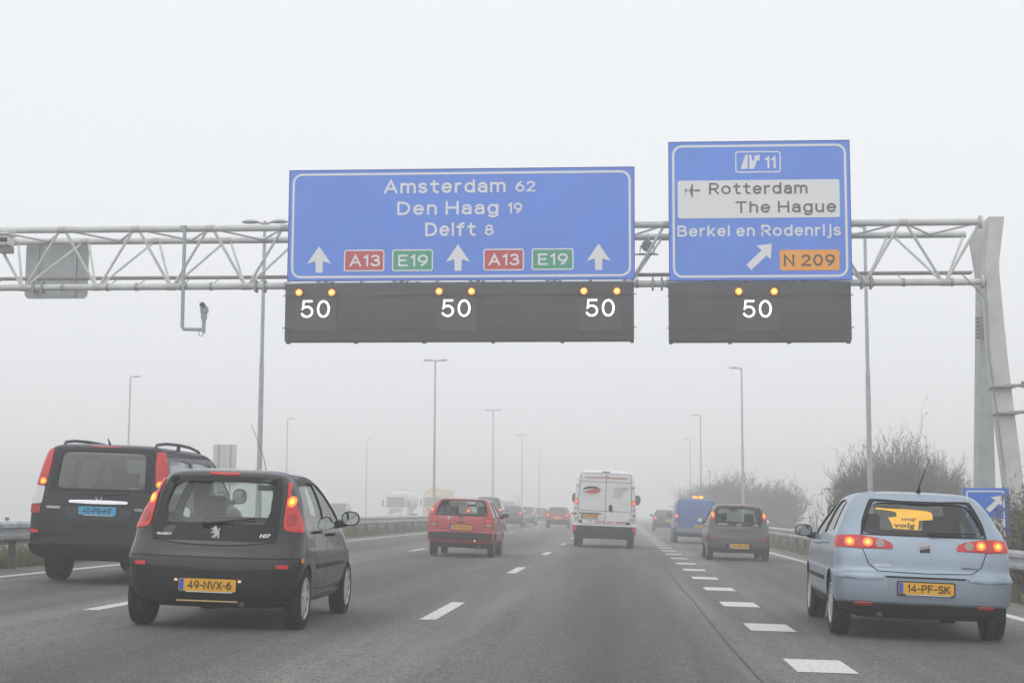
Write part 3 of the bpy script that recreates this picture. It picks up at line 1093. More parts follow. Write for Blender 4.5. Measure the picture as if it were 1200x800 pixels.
xs = [-1500, -60, -40, -31, -29.5, -13.2, -12.6, -10.6, -9.4, 0, 5.9, 6.6, 9, 12, 16, 18.6, 40, 1500]
ys = [-80, 0, 40, 100, 200, 400, 800, 1600]
g = MB()
g.add([(x, y, zg(x) - 0.05) for y in ys for x in xs],
      [(j * len(xs) + i, j * len(xs) + i + 1, (j + 1) * len(xs) + i + 1, (j + 1) * len(xs) + i) for j in range(len(ys) - 1) for i in range(len(xs) - 1)])
struct('ground', g, EARTH)
struct('motorway', strip(-9.75, 5.75, -60, 1500, 0.0), ASPH)
struct('opposite_motorway', strip(-29.4, -13.4, -60, 1500, 0.0), ASPH)
EDGE_X, L12, L23, LBLK, EDGE_R = -8.82, -5.47, -1.98, 1.555, 4.85
struct('edge_line', strip(EDGE_X - 0.09, EDGE_X + 0.09, -40, 700, 0.004), LINE)
struct('edge_line', strip(EDGE_R - 0.09, EDGE_R + 0.09, -40, 700, 0.004), LINE)
def dashes(xc, wdt, first, period, length, n):
    mb = MB()
    for k in range(n):
        y = first + k * period
        p = strip(xc - wdt / 2, xc + wdt / 2, y, y + length, 0.004)
        mb.add(p.v, p.f)
    return mb
struct('lane_line', dashes(L23, 0.17, 15.95 - 24.6, 12.3, 3.1, 40), LINE)
struct('lane_line', dashes(L12, 0.17, 15.75 - 24.6, 12.3, 3.1, 40), LINE)
struct('block_line', dashes(LBLK, 0.46, 11.9 - 12.3, 4.08, 1.05, 75), LINE)
struct('edge_line', strip(-13.95, -13.78, -40, 700, 0.004), LINE)
struct('lane_line', dashes(-18.6, 0.17, 4, 12, 3, 40), LINE)
# a lengthwise construction joint in the asphalt, right of the third lane
JOINT = mat('bitumen joint', (0.022, 0.022, 0.022), 0.6, noise=0.4, nscale=3)
jm = MB()
jp = []
for k in range(90):
    y = 6 + k * 2.2
    xj = 0.98 + 0.012 * math.sin(y * 0.7) + random.uniform(-0.008, 0.008)
    jp.append((xj, y))
for k in range(89):
    (xa, ya), (xb, yb) = jp[k], jp[k + 1]
    jm.add([(xa - .009, ya, zg(xa) + .003), (xa + .009, ya, zg(xa) + .003), (xb + .009, yb, zg(xb) + .003), (xb - .009, yb, zg(xb) + .003)], [(0, 1, 2, 3)])
struct('road_joint', jm, JOINT)

# ------------------------------------------------------------------ grass along the rails
def grass(name, x0, x1, y0, y1, n, h, label, seed):
    rd = random.Random(seed)
    mb = MB()
    for _ in range(n):
        u = rd.random() ** 1.5
        y = y0 + (y1 - y0) * u
        x = rd.uniform(x0, x1)
        clump = 0.5 + 0.5 * math.sin(x * 5.1 + math.sin(y * 1.7) * 2) * math.sin(y * 2.3 + x)
        hh = h * rd.uniform(0.4, 1.0) * (0.45 + 0.9 * clump)
        z = zg(x) - 0.05
        a = rd.uniform(0, 6.28)
        ww = rd.uniform(0.006, 0.014) * (1 + y / 45)
        lx, ly = rd.gauss(0, 0.3) * hh, rd.gauss(0, 0.3) * hh
        dx, dy = math.cos(a) * ww, math.sin(a) * ww
        mb.add([(x - dx, y - dy, z), (x + dx, y + dy, z), (x + lx * .4 + dx * .7, y + ly * .4 + dy * .7, z + hh * .6), (x + lx * .4 - dx * .7, y + ly * .4 - dy * .7, z + hh * .6), (x + lx, y + ly, z + hh)],
               [(0, 1, 2, 3), (3, 2, 4)], rd.choice((0, 0, 1, 1, 2)))
    o = mb.build(name, [mat('green grass blade', (0.075, 0.115, 0.028), 0.7), mat('dull grass blade', (0.11, 0.125, 0.045), 0.75), mat('dry grass blade', (0.17, 0.145, 0.075), 0.8)], sharp=0)
    return tag(o, label, 'grass', kind='stuff')
grass('grass', -12.9, -9.72, 14, 110, 42000, 0.34, 'rough green grass under the median guard rail', 3)
grass('grass', 5.74, 9.5, 14, 110, 42000, 0.26, 'rough green grass behind the guard rail of the exit lane', 4)

# ------------------------------------------------------------------ guard rails
def wbeam(x, y0, y1, zc, face, h=0.31, thick=0.004):
    """w-shaped steel beam along y; face = +1 folds bulge to +x"""
    pr = [(0.0, -0.155), (0.03, -0.15), (0.078, -0.115), (0.082, -0.06), (0.03, -0.02), (0.03, 0.02), (0.082, 0.06), (0.078, 0.115), (0.03, 0.15), (0.0, 0.155)]
    outer = [(x + face * a, zc + b * h / 0.31) for a, b in pr]
    inner = [(x + face * (a - thick * 3), zc + b * h / 0.31) for a, b in pr]
    mb = MB()
    mb.prism(outer + inner[::-1], y0, y1)
    return mb
def guard_rail(label, x, y0, y1, first, n, face, back):
    root = thing('guard_rail', label, 'guard rail', (x, first, zg(x)))
    def loc(mb):
        mb.v = [(a - x, b - first, c - zg(x)) for a, b, c in mb.v]
        return mb
    z = zg(x)
    loc(wbeam(x + face * 0.07, y0, y1, z + 0.595, face)).build('beam', RAILM, root, sharp=20)
    if back:
        loc(wbeam(x - face * 0.07, y0, y1, z + 0.53, -face)).build('beam', RAILM, root, sharp=20)
    pm_ = MB()
    pm_.prism([(-0.05, -0.03), (0.05, -0.03), (0.05, -0.02), (-0.04, -0.02), (-0.04, 0.02), (0.05, 0.02), (0.05, 0.03), (-0.05, 0.03)], -0.3, 0.66, plane='xy')
    pm_.box((face * 0.055, 0, 0.595), (0.03, 0.09, 0.14), bev=0.005)
    p0 = pm_.build('post', POSTM, root, sharp=30)
    for k in range(1, n):
        p = p0.copy()
        COL.objects.link(p)
        p.parent = root
        p.location = (0, k * 2.67, 0)
    # splice plates with bolts every second post
    sp_ = MB()
    for k in range(0, n, 2):
        sp_.box((face * 0.108, k * 2.67 + 0.4, 0.595), (0.006, 0.012, 0.26))
    sp_.build('beam_joint', POSTM, root)
    return root
guard_rail('grey steel guard rail along the grassy median with posts close together', -9.72, -5, 330, 8.2, 84, 1, True)
guard_rail('grey steel guard rail beside the exit lane, bushes behind it', 6.12, -5, 300, 9.0, 78, -1, False)

# ------------------------------------------------------------------ the sign gantry
GY, GB = 37.5, 39.2
xL, xR = -24.0, at(1150, 268, GY).x
zT, zB = 8.21, 6.74
gan = thing('sign_gantry', 'long pale grey steel lattice gantry spanning the motorway on a split end post', 'gantry', (xR, GY, zg(xR)))
def gb(mb, name, m=GANTRY, sharp=35):
    o = mb.build(name, m, gan, sharp)
    o.matrix_parent_inverse = Matrix.Translation(gan.location).inverted()
    return o
gb(MB().tube((xL, GY, zT), (xR, GY, zT), 0.085, n=16), 'chord')
gb(MB().tube((xL, GB, zT), (xR, GB, zT), 0.085, n=16), 'chord')
GM = (GY + GB) / 2
gb(MB().tube((xL, GY + 0.02, zB), (xR, GY + 0.02, zB), 0.085, n=16), 'chord')
x73, x162 = at(73, 268, GY).x, at(162, 268, GY).x
pitch = (at(1058, 263, GY).x - x73) / round((at(1058, 263, GY).x - x73) / (x162 - x73))
nodes = [x73 + pitch * k for k in range(-4, 14)]
f1, f2, f3 = MB(), MB(), MB()
for xn in nodes:
    for dx in (-0.5, 0.5):
        xb = xn + dx * pitch
        if xb < xR - 0.05:
            f1.tube((xn + 0.09 * dx * 2, GY, zT - 0.05), (xb - 0.06 * dx * 2, GY + 0.02, zB + 0.05), 0.036, n=8)
            f2.tube((xn + 0.09 * dx * 2, GB, zT - 0.05), (xb - 0.06 * dx * 2, GY + 0.06, zB + 0.05), 0.032, n=8)
            f3.tube((xn + 0.05 * dx * 2, GY + 0.05, zT), (xb, GB - 0.05, zT), 0.028, n=8)
gb(f1, 'bracing_lattice')
gb(f2, 'bracing_lattice')
gb(f3, 'bracing_lattice')
WELD = mat('weathered weld collar', (0.47, 0.48, 0.475), 0.6, 0.15, col2=(0.40, 0.385, 0.36), nscale=3)
jc0 = None
for xn in nodes:
    for yq, zq, dx in ((GY, zT, 0), (GB, zT, 0), (GY + 0.02, zB, pitch / 2)):
        if not (xL < xn + dx - .1 and xn + dx + .1 < xR):
            continue
        if jc0 is None:
            jc0 = MB().lathe([(0.086, -0.11), (0.094, -0.10), (0.094, 0.10), (0.086, 0.11)], (0, 0, 0), 'x', 16, closed=True).build('weld_collar', WELD, gan)
            oj = jc0
        else:
            oj = jc0.copy()
            COL.objects.link(oj)
        oj.location = Vector((xn + dx, yq, zq)) - gan.location
ct = MB().box(((xL + xR) / 2, GB - 0.75, zB + 0.37), (xR - xL - 0.1, 0.26, 0.055))
gb(ct, 'cable_tray', mat('rusty cable tray', (0.30, 0.27, 0.245), 0.7, 0.2, col2=(0.36, 0.35, 0.33), nscale=1.2))
hg = MB()
k = 0
xx = xL + 0.5
while xx < xR - 0.3:
    hg.tube((xx, GB - 0.8, zB + 0.36), (xx, GY + 0.1, zB + 0.06), 0.012, n=6)
    hg.lathe([(0.09, -0.03), (0.105, -0.03), (0.105, 0.03), (0.09, 0.03)], (xx, GY + 0.02, zB), 'x', 16, closed=True)
    xx += 0.75 if k % 2 else 1.15
    k += 1
gb(hg, 'hanger', mat('dull bracket steel', (0.27, 0.28, 0.28), 0.6, 0.4))
for px in (40, 300, 765, 1010):
    xq = at(px, 335, GY).x
    for dx in (0, 0.22):
        gb(MB().box((xq + dx, GY + 0.02, zB), (0.05, 0.3, 0.3), bev=0.01), 'flange', mat('dull bracket steel', (0.27, 0.28, 0.28)))
def legpoly(pp, Y):
    return [(at(a, b, Y).x, at(a, b, Y).z) for a, b in pp]
leg = [(1158.7, 254), (1176.6, 254), (1170.8, 306), (1170.9, 318), (1173.3, 345), (1180.7, 420), (1197.5, 553), (1215, 690), (1196, 690), (1178.7, 553), (1161.6, 420), (1156.5, 345), (1154.9, 318), (1155.5, 306)]
gb(MB().prism(legpoly(leg, GY), GY - 0.02, GY + 0.55), 'leg', sharp=20)
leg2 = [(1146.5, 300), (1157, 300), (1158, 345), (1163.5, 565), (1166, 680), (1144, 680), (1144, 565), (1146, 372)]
gb(MB().prism(legpoly(leg2, GB), GB - 0.25, GB + 0.3), 'leg', mat('shaded side gantry paint', (0.43, 0.45, 0.45), 0.55, 0.1, noise=0.1, nscale=3), sharp=20)  # back leg: darker copy of the gantry paint, shade put into its colour
hp = [(1135.7, 283), (1148, 264.7), (1156, 262), (1156, 336.6), (1143.6, 331)]
gb(MB().prism(legpoly(hp, GB - 0.4), GB - 0.42, GB - 0.36), 'head_plate', sharp=20)
for zz in (zT, zB):
    gb(MB().lathe([(0.0, 0.03), (0.16, 0.03), (0.16, -0.03), (0.0, -0.03)], (xR - 0.02, GY, zz), 'x', 20), 'end_plate')
pp = [at(1150, 345, GY) + Vector((0, -0.03, 0))] + [at(a, b, GY - 0.06) for a, b in ((1155, 352), (1159, 420), (1163, 445), (1176, 548))]
gb(MB().path([at(1128, 322, GY), at(1140, 334, GY - 0.1)] + pp, 0.018, 8), 'conduit', mat('dull bracket steel', (0.27, 0.28, 0.28)))
cc = MB()
for k in range(6):
    c = at(1151, 373 + k * 4.4, GB - 0.3)
    cc.lathe([(0.15, -0.02), (0.17, -0.02), (0.17, 0.02), (0.15, 0.02)], c, 'z', 20, closed=True)
gb(cc, 'cable_coil', mat('dull bracket steel', (0.27, 0.28, 0.28)))
for py, px in ((453, 1163), (484, 1167)):
    a = at(px, py, GY - 0.08)
    ba = MB()
    ba.box(a + Vector((0.28, 0.28, 0)), (0.5, 0.78, 0.05), bev=0.01)
    ba.tube(a + Vector((0.3, -0.05, 0.02)), a + Vector((1.7, -0.05, 0.05)), 0.04, n=10)
    ba.box(a + Vector((0.72, -0.05, 0.05)), (0.09, 0.12, 0.16), bev=0.01)
    gb(ba, 'bracket_arm', mat('dull bracket steel', (0.27, 0.28, 0.28)))
for a_, Yq, w_ in ((1196, GY + 0.25, 0.9), (1155, GB, 0.8)):
    q = at(a_ + 8, 690, Yq)
    gb(MB().box((q.x, Yq, zg(q.x) - 0.02), (w_, 0.9, 0.3), bev=0.03), 'footing', mat('concrete', (0.30, 0.29, 0.27), 0.9, noise=0.2, nscale=5))

# ------------------------------------------------------------------ direction signs
BLUE = mat('blue sign sheeting', (0.080, 0.225, 0.76), 0.42, noise=0.05, nscale=0.9, rnoise=0.1)
SWHITE = mat('white sign sheeting', (0.74, 0.75, 0.76), 0.45)
SRED = mat('red sign sheeting', (0.50, 0.045, 0.065), 0.45)
SGREEN = mat('green sign sheeting', (0.03, 0.32, 0.19), 0.45)
SORANGE = mat('orange sign sheeting', (0.85, 0.33, 0.01), 0.45)
SBLACK = mat('black sign ink', (0.03, 0.03, 0.035), 0.5)
ALU = mat('sign back aluminium', (0.36, 0.38, 0.39), 0.5, 0.4, noise=0.12, nscale=2)
SY = 37.05      # front face of the boards

def frame_ring(x0, z0, x1, z1, r, wdt, y):
    o = rrect(x0, z0, x1, z1, r)
    i = rrect(x0 + wdt, z0 + wdt, x1 - wdt, z1 - wdt, max(r - wdt, 0.01))
    mb = MB()
    n = len(o)
    mb.add([(a, y, b) for a, b in o] + [(a, y, b) for a, b in i], [(k, (k + 1) % n, n + (k + 1) % n, n + k) for k in range(n)])
    return mb

def sign_board(label, px0, py0, px1, py1):
    a, c = at(px0, py1, SY), at(px1, py0, SY)
    c2 = at(px0, py0, SY)
    x0, x1, z0, z1 = a.x, c.x, a.z, (c.z + c2.z) / 2
    root = thing('direction_sign', label, 'sign', ((x0 + x1) / 2, SY, z0))
    inv = Matrix.Translation(root.location).inverted()
    def put(o):
        o.matrix_parent_inverse = inv
        return o
    put(MB().box(((x0 + x1) / 2, SY + 0.03, (z0 + z1) / 2), (x1 - x0, 0.06, z1 - z0)).build('panel', [BLUE], root))
    rim = MB()
    e = 0.022
    for (cx, cz, dx, dz) in (((x0 + x1) / 2, z1 + e / 2, x1 - x0 + 2 * e, e), ((x0 + x1) / 2, z0 - e / 2, x1 - x0 + 2 * e, e), (x0 - e / 2, (z0 + z1) / 2, e, z1 - z0), (x1 + e / 2, (z0 + z1) / 2, e, z1 - z0)):
        rim.box((cx, SY + 0.03, cz), (dx, 0.075, dz))
    put(rim.build('edge_trim', mat('blue edge trim', (0.03, 0.10, 0.42), 0.5), root))
    put(frame_ring(x0 + 0.07, z0 + 0.05, x1 - 0.07, z1 - 0.07, 0.24, 0.055, SY - 0.003).build('border', SWHITE, root, sharp=0))
    br = MB()
    nb = max(2, int((x1 - x0) / 2))
    for k in range(nb):
        xq = x0 + (k + 0.5) * (x1 - x0) / nb
        br.box((xq, SY + 0.13, (z0 + z1) / 2), (0.08, 0.13, (z1 - z0) * 0.96))
        br.box((xq, SY + 0.3, zB), (0.08, 0.24, 0.1))
        br.box((xq, SY + 0.3, zT), (0.08, 0.24, 0.1))
    put(br.build('mounting_bracket', ALU, root))
    return root, put
def lettering(root, put, txt, pxa, pxb, py_base, cap_px, m=SWHITE, name='lettering', y=SY - 0.003, sw=0.165):
    a, b_ = at(pxa, py_base, y), at(pxb, py_base, y)
    cap = at(pxa, py_base - cap_px, y).z - a.z
    zc = (a.z + b_.z) / 2
    for v, f in stroke_text(txt, b_.x - a.x, cap, sw):
        me = bpy.data.meshes.new(name)
        me.from_pydata([((a.x + b_.x) / 2 + p, y - 0.001 - d, zc + q) for p, q, d in v], [], f)
        me.materials.append(m)
        o = link(bpy.data.objects.new(name, me), root)
        if put: put(o)
def flat(root, put, poly_px, m, name, y=SY - 0.003):
    mb = MB()
    pts = [at(a, b, y) for a, b in poly_px]
    mb.prism([(p.x, p.z) for p in pts], y - 0.002, y)
    o = mb.build(name, m, root)
    return put(o) if put else o
def shield(root, put, box, m, txt, tm, tpx, cap, rim=True):
    x0, y0, x1, y1 = box
    a, b_ = at(x0, y1, SY), at(x1, y0, SY)
    mb = MB().prism(rrect(a.x, a.z, b_.x, b_.z, 0.06), SY - 0.007, SY - 0.002)
    o = put(mb.build('route_shield', m, root))
    if rim:
        r = frame_ring(a.x - 0.004, a.z - 0.004, b_.x + 0.004, b_.z + 0.004, 0.065, 0.032, SY - 0.009).build('shield_border', SWHITE, o, sharp=0)
    lettering(o, None, txt, tpx[0], tpx[1], tpx[2], cap, tm, 'shield_lettering', SY - 0.009)
    return o

big, put = sign_board('wide blue direction sign listing Amsterdam, Den Haag and Delft with three upward arrows', 337.5, 198.5, 742.5, 328.5)
for txt, a, b_, yb, cap, bo in (('Amsterdam', 449.8, 592.5, 226.3, 16, .014), ('62', 604, 627.5, 224.6, 12.5, .012), ('Den Haag', 465.5, 584, 251.6, 15.8, .014), ('19', 595, 612, 250, 12.5, .012),
                            ('Delft', 498.3, 557.3, 276.6, 16, .014), ('8', 568, 578.6, 275.6, 12.5, .012)):
    lettering(big, put, txt, a, b_, yb, cap)
for cx, tip in ((374, 288.5), (536.7, 286.2), (701.5, 285.3)):
    flat(big, put, [(cx, tip), (cx + 14, tip + 20.5), (cx + 4.4, tip + 17.5), (cx + 4, tip + 31), (cx - 4, tip + 31), (cx - 4.4, tip + 17.5), (cx - 14, tip + 20.5)], SWHITE, 'arrow')
for bx, tp, g_ in (((403, 292.7, 450.5, 318), (409.5, 445.5, 312.2), 0), ((459.5, 292.3, 507.5, 317.7), (466.5, 501.5, 312), 1),
                   ((566.5, 291.5, 614, 317), (572.5, 608.5, 311), 0), ((623.2, 291, 672, 316.3), (630.5, 665.5, 310.4), 1)):
    shield(big, put, bx, SGREEN if g_ else SRED, 'E19' if g_ else 'A13', SWHITE, tp, 13.6)

ex, put2 = sign_board('tall blue exit sign for Rotterdam The Hague airport and Berkel en Rodenrijs', 785.2, 166.2, 994.6, 328)
a, b_ = at(861.7, 202.7, SY), at(914.7, 177, SY)
put2(frame_ring(a.x, a.z, b_.x, b_.z, 0.07, 0.03, SY - 0.003).build('border', SWHITE, ex, sharp=0))
flat(ex, put2, [(868, 198), (873.2, 181.5), (876.4, 181.5), (876, 198)], SWHITE, 'exit_symbol')
flat(ex, put2, [(878.2, 198), (877.8, 181.5), (880.4, 181.5), (881.6, 189.5), (884.6, 185.4), (882.6, 183.2), (890.4, 181.2), (889.8, 189), (887.6, 187.4), (883.5, 198)], SWHITE, 'exit_symbol')
lettering(ex, put2, '11', 896.5, 909, 197.3, 14)
a, b_ = at(794.4, 256.2, SY), at(983.6, 210, SY)
wp = put2(MB().prism(rrect(a.x, a.z, b_.x, b_.z, 0.05), SY - 0.006, SY - 0.001).build('white_field', SWHITE, ex))
GREYINK = mat('dark grey sign ink', (0.09, 0.09, 0.10), 0.5)
lettering(ex, put2, 'Rotterdam', 831, 946.4, 227.5, 13.6, GREYINK, y=SY - 0.008)
lettering(ex, put2, 'The Hague', 862, 980, 249.2, 13.8, GREYINK, y=SY - 0.008)
lettering(ex, put2, 'Berkel en Rodenrijs', 794, 985.4, 276.8, 13.2)
pl_ = [(820.5, 223.3), (819.3, 224.7), (811.8, 223.9), (812, 231.3), (810.6, 231.3), (808.2, 223.8), (804.8, 223.6), (803.7, 226), (802.8, 226), (803.2, 223.2), (802.8, 220.6), (803.7, 220.6), (804.8, 222.9), (808.4, 222.7), (810.9, 215.4), (812.2, 215.4), (812, 222.6), (819.3, 221.9)]
flat(ex, put2, pl_, GREYINK, 'airport_symbol', SY - 0.008)
flat(ex, put2, [(904.6, 285.4), (903.2, 303.4), (898.2, 299.6), (880.4, 316.4), (874.6, 310.2), (892.4, 293.4), (886.6, 287.8)], SWHITE, 'arrow')
shield(ex, put2, (913.9, 292.4, 983.5, 317), SORANGE, 'N 209', SBLACK, (918.6, 978.6, 311.6), 13.6, rim=False)

# ------------------------------------------------------------------ lane signal housings below the boards
HOUS = mat('dark signal housing', (0.030, 0.032, 0.034), 0.6, noise=0.2, nscale=1.5)
HOUS2 = mat('signal display face', (0.040, 0.042, 0.044), 0.5)
LEDW = mat('white signal leds', (0.9, 0.9, 0.95), 0.4, emit=(0.93, 0.93, 1.0), es=1.5)
LEDA = mat('amber signal lamp', (0.6, 0.2, 0.01), 0.3, emit=(1.0, 0.22, 0.01), es=2.2)
LEDC = mat('amber lamp hot spot', (0.8, 0.4, 0.1), 0.3, emit=(1.0, 0.50, 0.10), es=3.2)
def signal_box(label, px0, py0, px1, py1, displays):
    a, c = at(px0, py1, SY - 0.05), at(px1, py0, SY - 0.05)
    y = SY - 0.05
    root = thing('lane_signal_housing', label, 'lane signal', ((a.x + c.x) / 2, y, a.z))
    inv = Matrix.Translation(root.location).inverted()
    def put_(o):
        o.matrix_parent_inverse = inv
        return o
    x0, x1, z0, z1 = a.x, c.x, a.z, c.z
    m = MB()
    m.box(((x0 + x1) / 2, y + 0.22, (z0 + z1) / 2), (x1 - x0, 0.44, z1 - z0), bev=0.012)
    put_(m.build('housing', HOUS, root))
    m = MB()
    for py in (346.5, 384.5):
        zz = at(px0, py, y).z
        m.box(((x0 + x1) / 2, y - 0.012, zz), (x1 - x0 + 0.1, 0.03, 0.022))
    n = int((x1 - x0) / 1.8) + 1
    for k in range(n + 1):
        xq = x0 + 0.05 + k * (x1 - x0 - 0.1) / n
        m.box((xq, y + 0.2, z0 - 0.02), (0.08, 0.2, 0.05))
        for py in (346.5, 384.5):
            m.box((xq, y - 0.022, at(px0, py, y).z), (0.05, 0.03, 0.05))
    put_(m.build('fixing_rail', HOUS2, root))
    for cx, cy_, l1, l2, ly in displays:
        d0, d1 = at(cx - 25, 388, y), at(cx + 25, 348, y)
        d = put_(MB().prism(rrect(d0.x, d0.z, d1.x, d1.z, 0.03), y - 0.03, y - 0.002).build('speed_display', HOUS2, root))
        # hood lips of the display
        lettering(d, None, '50', cx - 16.8, cx + 16.8, cy_ + 10.6, 20.4, LEDW, 'speed_digits', y - 0.032, sw=0.115)
        for lx in (l1, l2):
            c0 = at(lx, ly, y - 0.03)
            m = MB()
            m.lathe([(0.0, -0.035), (0.05, -0.03), (0.082, -0.008), (0.085, 0.02)], c0, 'y', 20)
            al = put_(m.build('amber_lamp', LEDA, root))
            MB().lathe([(0.0, -0.045), (0.035, -0.043), (0.05, -0.036), (0.05, -0.028)], c0, 'y', 18).build('hot_spot', LEDC, al)
            m = MB()
            m.lathe([(0.10, -0.06), (0.115, -0.06), (0.115, 0.03), (0.10, 0.03)], c0, 'y', 24, closed=True)
            put_(m.build('lamp_hood', HOUS, root))
    return root
signal_box('dark signal housing with three lit 50 displays under the wide blue sign', 333.2, 330.3, 742.8, 399.5,
           [(369.5, 361.6, 350.3, 388.6, 342.6), (534.5, 360.6, 514.5, 552.5, 341.2), (703.5, 360.2, 684.2, 723, 340.8)])
signal_box('dark signal housing with a single lit 50 display under the exit sign', 784.2, 330, 997, 399.7, [(887.7, 361.4, 865.8, 907.3, 341.2)])

# grey back of a sign that faces the opposite traffic
a, c = at(28.5, 350, GB + 0.3), at(104.5, 279, GB + 0.3)
yb = GB + 0.3
sb = thing('road_sign', 'bare grey back of a sign hung on the far face of the gantry', 'sign', ((a.x + c.x) / 2, yb, a.z))
inv = Matrix.Translation(sb.location).inverted()
o = MB().prism(rrect(a.x, a.z, c.x, c.z, 0.14), yb, yb + 0.04).build('panel', ALU, sb); o.matrix_parent_inverse = inv
m = MB()
for q in (0.2, 0.8):
    m.box((a.x + (c.x - a.x) * q, yb - 0.03, (a.z + c.z) / 2), (0.06, 0.05, (c.z - a.z) * 0.92))
o = m.build('stiffener', ALU, sb); o.matrix_parent_inverse = inv

# cctv camera on a bent pipe
DBR = mat('grey camera casing', (0.33, 0.35, 0.35), 0.5, 0.2, noise=0.1)
p0, p1, p2 = at(216.5, 266, GY - 0.14), at(213.5, 385.5, GY - 0.14), at(238, 386, GY - 0.14)
cc_ = thing('traffic_camera', 'small grey traffic camera on a bent pipe hung below the gantry', 'camera', p1)
inv = Matrix.Translation(cc_.location).inverted()
m = MB().path([p0, p1 + Vector((0, 0, 0.05)), p1 + Vector((0.03, 0, 0.0)), p2], 0.045, 10)
m.box(at(215, 268, GY - 0.1), (0.16, 0.16, 0.16), bev=0.02)
m.box(at(215, 334, GY - 0.1), (0.16, 0.16, 0.12), bev=0.02)
o = m.build('pipe_arm', DBR, cc_); o.matrix_parent_inverse = inv
b0 = at(238.5, 390, GY - 0.14)
m = MB()
m.tube(b0, at(239, 372, GY - 0.14), 0.05, n=12)
m.tube(at(239, 374, GY - 0.14), at(239, 366, GY - 0.14), 0.075, 0.08, n=14)
m.box(at(239.5, 363, GY - 0.14), (0.17, 0.2, 0.14), bev=0.02)
m.tube(at(237, 357, GY - 0.3), at(240, 361, GY + 0.15), 0.075, n=14)
o = m.build('camera_head', DBR, cc_); o.matrix_parent_inverse = inv
m = MB().lathe([(0.0, -0.01), (0.055, -0.01), (0.06, 0.01)], at(237, 357, GY - 0.31), 'y', 14)
o = m.build('lens', BGLOSS, cc_); o.matrix_parent_inverse = inv
m = MB().path([at(232, 387, GY - .14), at(234, 393, GY - .14), at(237, 394, GY - .14), at(239, 389, GY - .14)], 0.008, 6)
o = m.build('cable', BLACK, cc_); o.matrix_parent_inverse = inv

q = at(758.5, 288, GM)
fl_ = thing('floodlight', 'round dark floodlight hung in the gantry gap between the two blue signs', 'lamp', q)
m = MB().lathe([(0.0, -0.1), (0.13, -0.09), (0.15, 0.0), (0.12, 0.1), (0.0, 0.14)], (0, 0, 0), 'y', 18)
m.build('lamp_head', mat('dull bracket steel', (0.27, 0.28, 0.28)), fl_)
m = MB().tube((0.03, 0.03, 0.13), (0.03, 0.5, 0.4), 0.015, n=8)
m.path([(-0.16, 0, 0), (-0.19, 0, -0.2), (0.19, 0, -0.2), (0.16, 0, 0)], 0.018, 8)
m.box((-0.02, 0, -0.22), (0.6, 0.08, 0.03))
m.build('yoke', mat('dull bracket steel', (0.27, 0.28, 0.28)), fl_)

q = at(6, 282.5, GY - 0.2)
cb = thing('sensor_camera', 'pale boxy sensor camera clamped at the cut-off end of the gantry', 'camera', q)
m = MB().box((-.06, 0, 0), (0.42, 0.5, 0.24), bev=0.04)
m.box((-.05, -0.05, 0.14), (0.48, 0.6, 0.03), bev=0.01)
m.build('casing', mat('pale camera casing', (0.78, 0.79, 0.78), 0.5), cb)
MB().box((0.03, -0.26, -0.01), (0.26, 0.02, 0.11), bev=0.008).build('lens', BGLOSS, cb)
MB().box((-0.02, 0.15, -0.2), (0.3, 0.3, 0.16), bev=0.02).build('bracket', mat('dull bracket steel', (0.27, 0.28, 0.28)), cb)

# ------------------------------------------------------------------ lamp posts
def lamp_head(mb, x, d, h):
    """flat elongated luminaire along x, from 0 to d"""
    n = 12
    vs_, fs_ = [], []
    k_ = 10
    for i in range(k_ + 1):
        u = i / k_
        wd_ = 0.16 * math.sin(math.pi * min(1, 0.06 + u * 0.9)) ** 0.6
        hh = 0.075 * math.sin(math.pi * min(1, 0.06 + u * 0.9)) ** 0.6
        for j in range(n):
            t = 2 * math.pi * j / n
            vs_.append((x + d * u, wd_ * math.cos(t), h + 0.05 + hh * math.sin(t) * (1.15 if math.sin(t) > 0 else 0.7)))
    for i in range(k_):
        for j in range(n):
            fs_.append((i * n + j, i * n + (j + 1) % n, (i + 1) * n + (j + 1) % n, (i + 1) * n + j))
    fs_.append(tuple(range(n)))
    fs_.append(tuple(k_ * n + j for j in range(n)))
    mb.add(vs_, fs_)
HEADM = mat('grey luminaire', (0.36, 0.38, 0.38), 0.45, 0.2)
def lamp_post(label, x, y, h, arms, group, base=0.10):
    root = thing('street_lamp', label, 'street lamp', (x, y, zg(x)), group=group)
    m = MB()
    m.path([(0, 0, -0.1), (0, 0, 1.3)], base, 14)
    m.path([(0, 0, 1.25), (0, 0, 1.35), (0, 0, h * 0.55)], [base, base * 0.86, base * 0.75], 14)
    m.path([(0, 0, h * 0.55), (0, 0, h)], [base * 0.62, base * 0.5], 14)
    m.build('pole', POLE, root)
    a = MB()
    for d in arms:
        a.tube((0, 0, h - 0.02), (0.26 * d, 0, h + 0.05), 0.035, n=8)
    a.tube((0, 0, h - 0.1), (0, 0, h + 0.08), 0.05, n=10)
    a.build('arm', POLE, root)
    for d in arms:
        hm = MB()
        lamp_head(hm, 0.20 * d, 0.56 * d, h)
        hm.build('lamp_head', HEADM, root)
    return root
GRP = 'lamp posts along the motorway'
med = [('double headed lamp post rising behind the gantry beside the wide blue sign', 303, 262), ('double headed lamp post beside the white tanker, second along the median', 508.5, 423),
       ('double headed lamp post above the queue, third along the median', 577.5, 481), ('faint double headed lamp post in the fog, fourth along the median', 611.5, 510),
       ('very faint double headed lamp post in the fog, fifth along the median', 632, 528)]
for k, (lb, px, py) in enumerate(med):
    Y = 48.5 + 45 * k
    p = at(px, 590, Y)
    t_ = at(px, py, Y)
    lamp_post(lb, p.x, Y, t_.z - zg(p.x), (-1, 1), GRP)
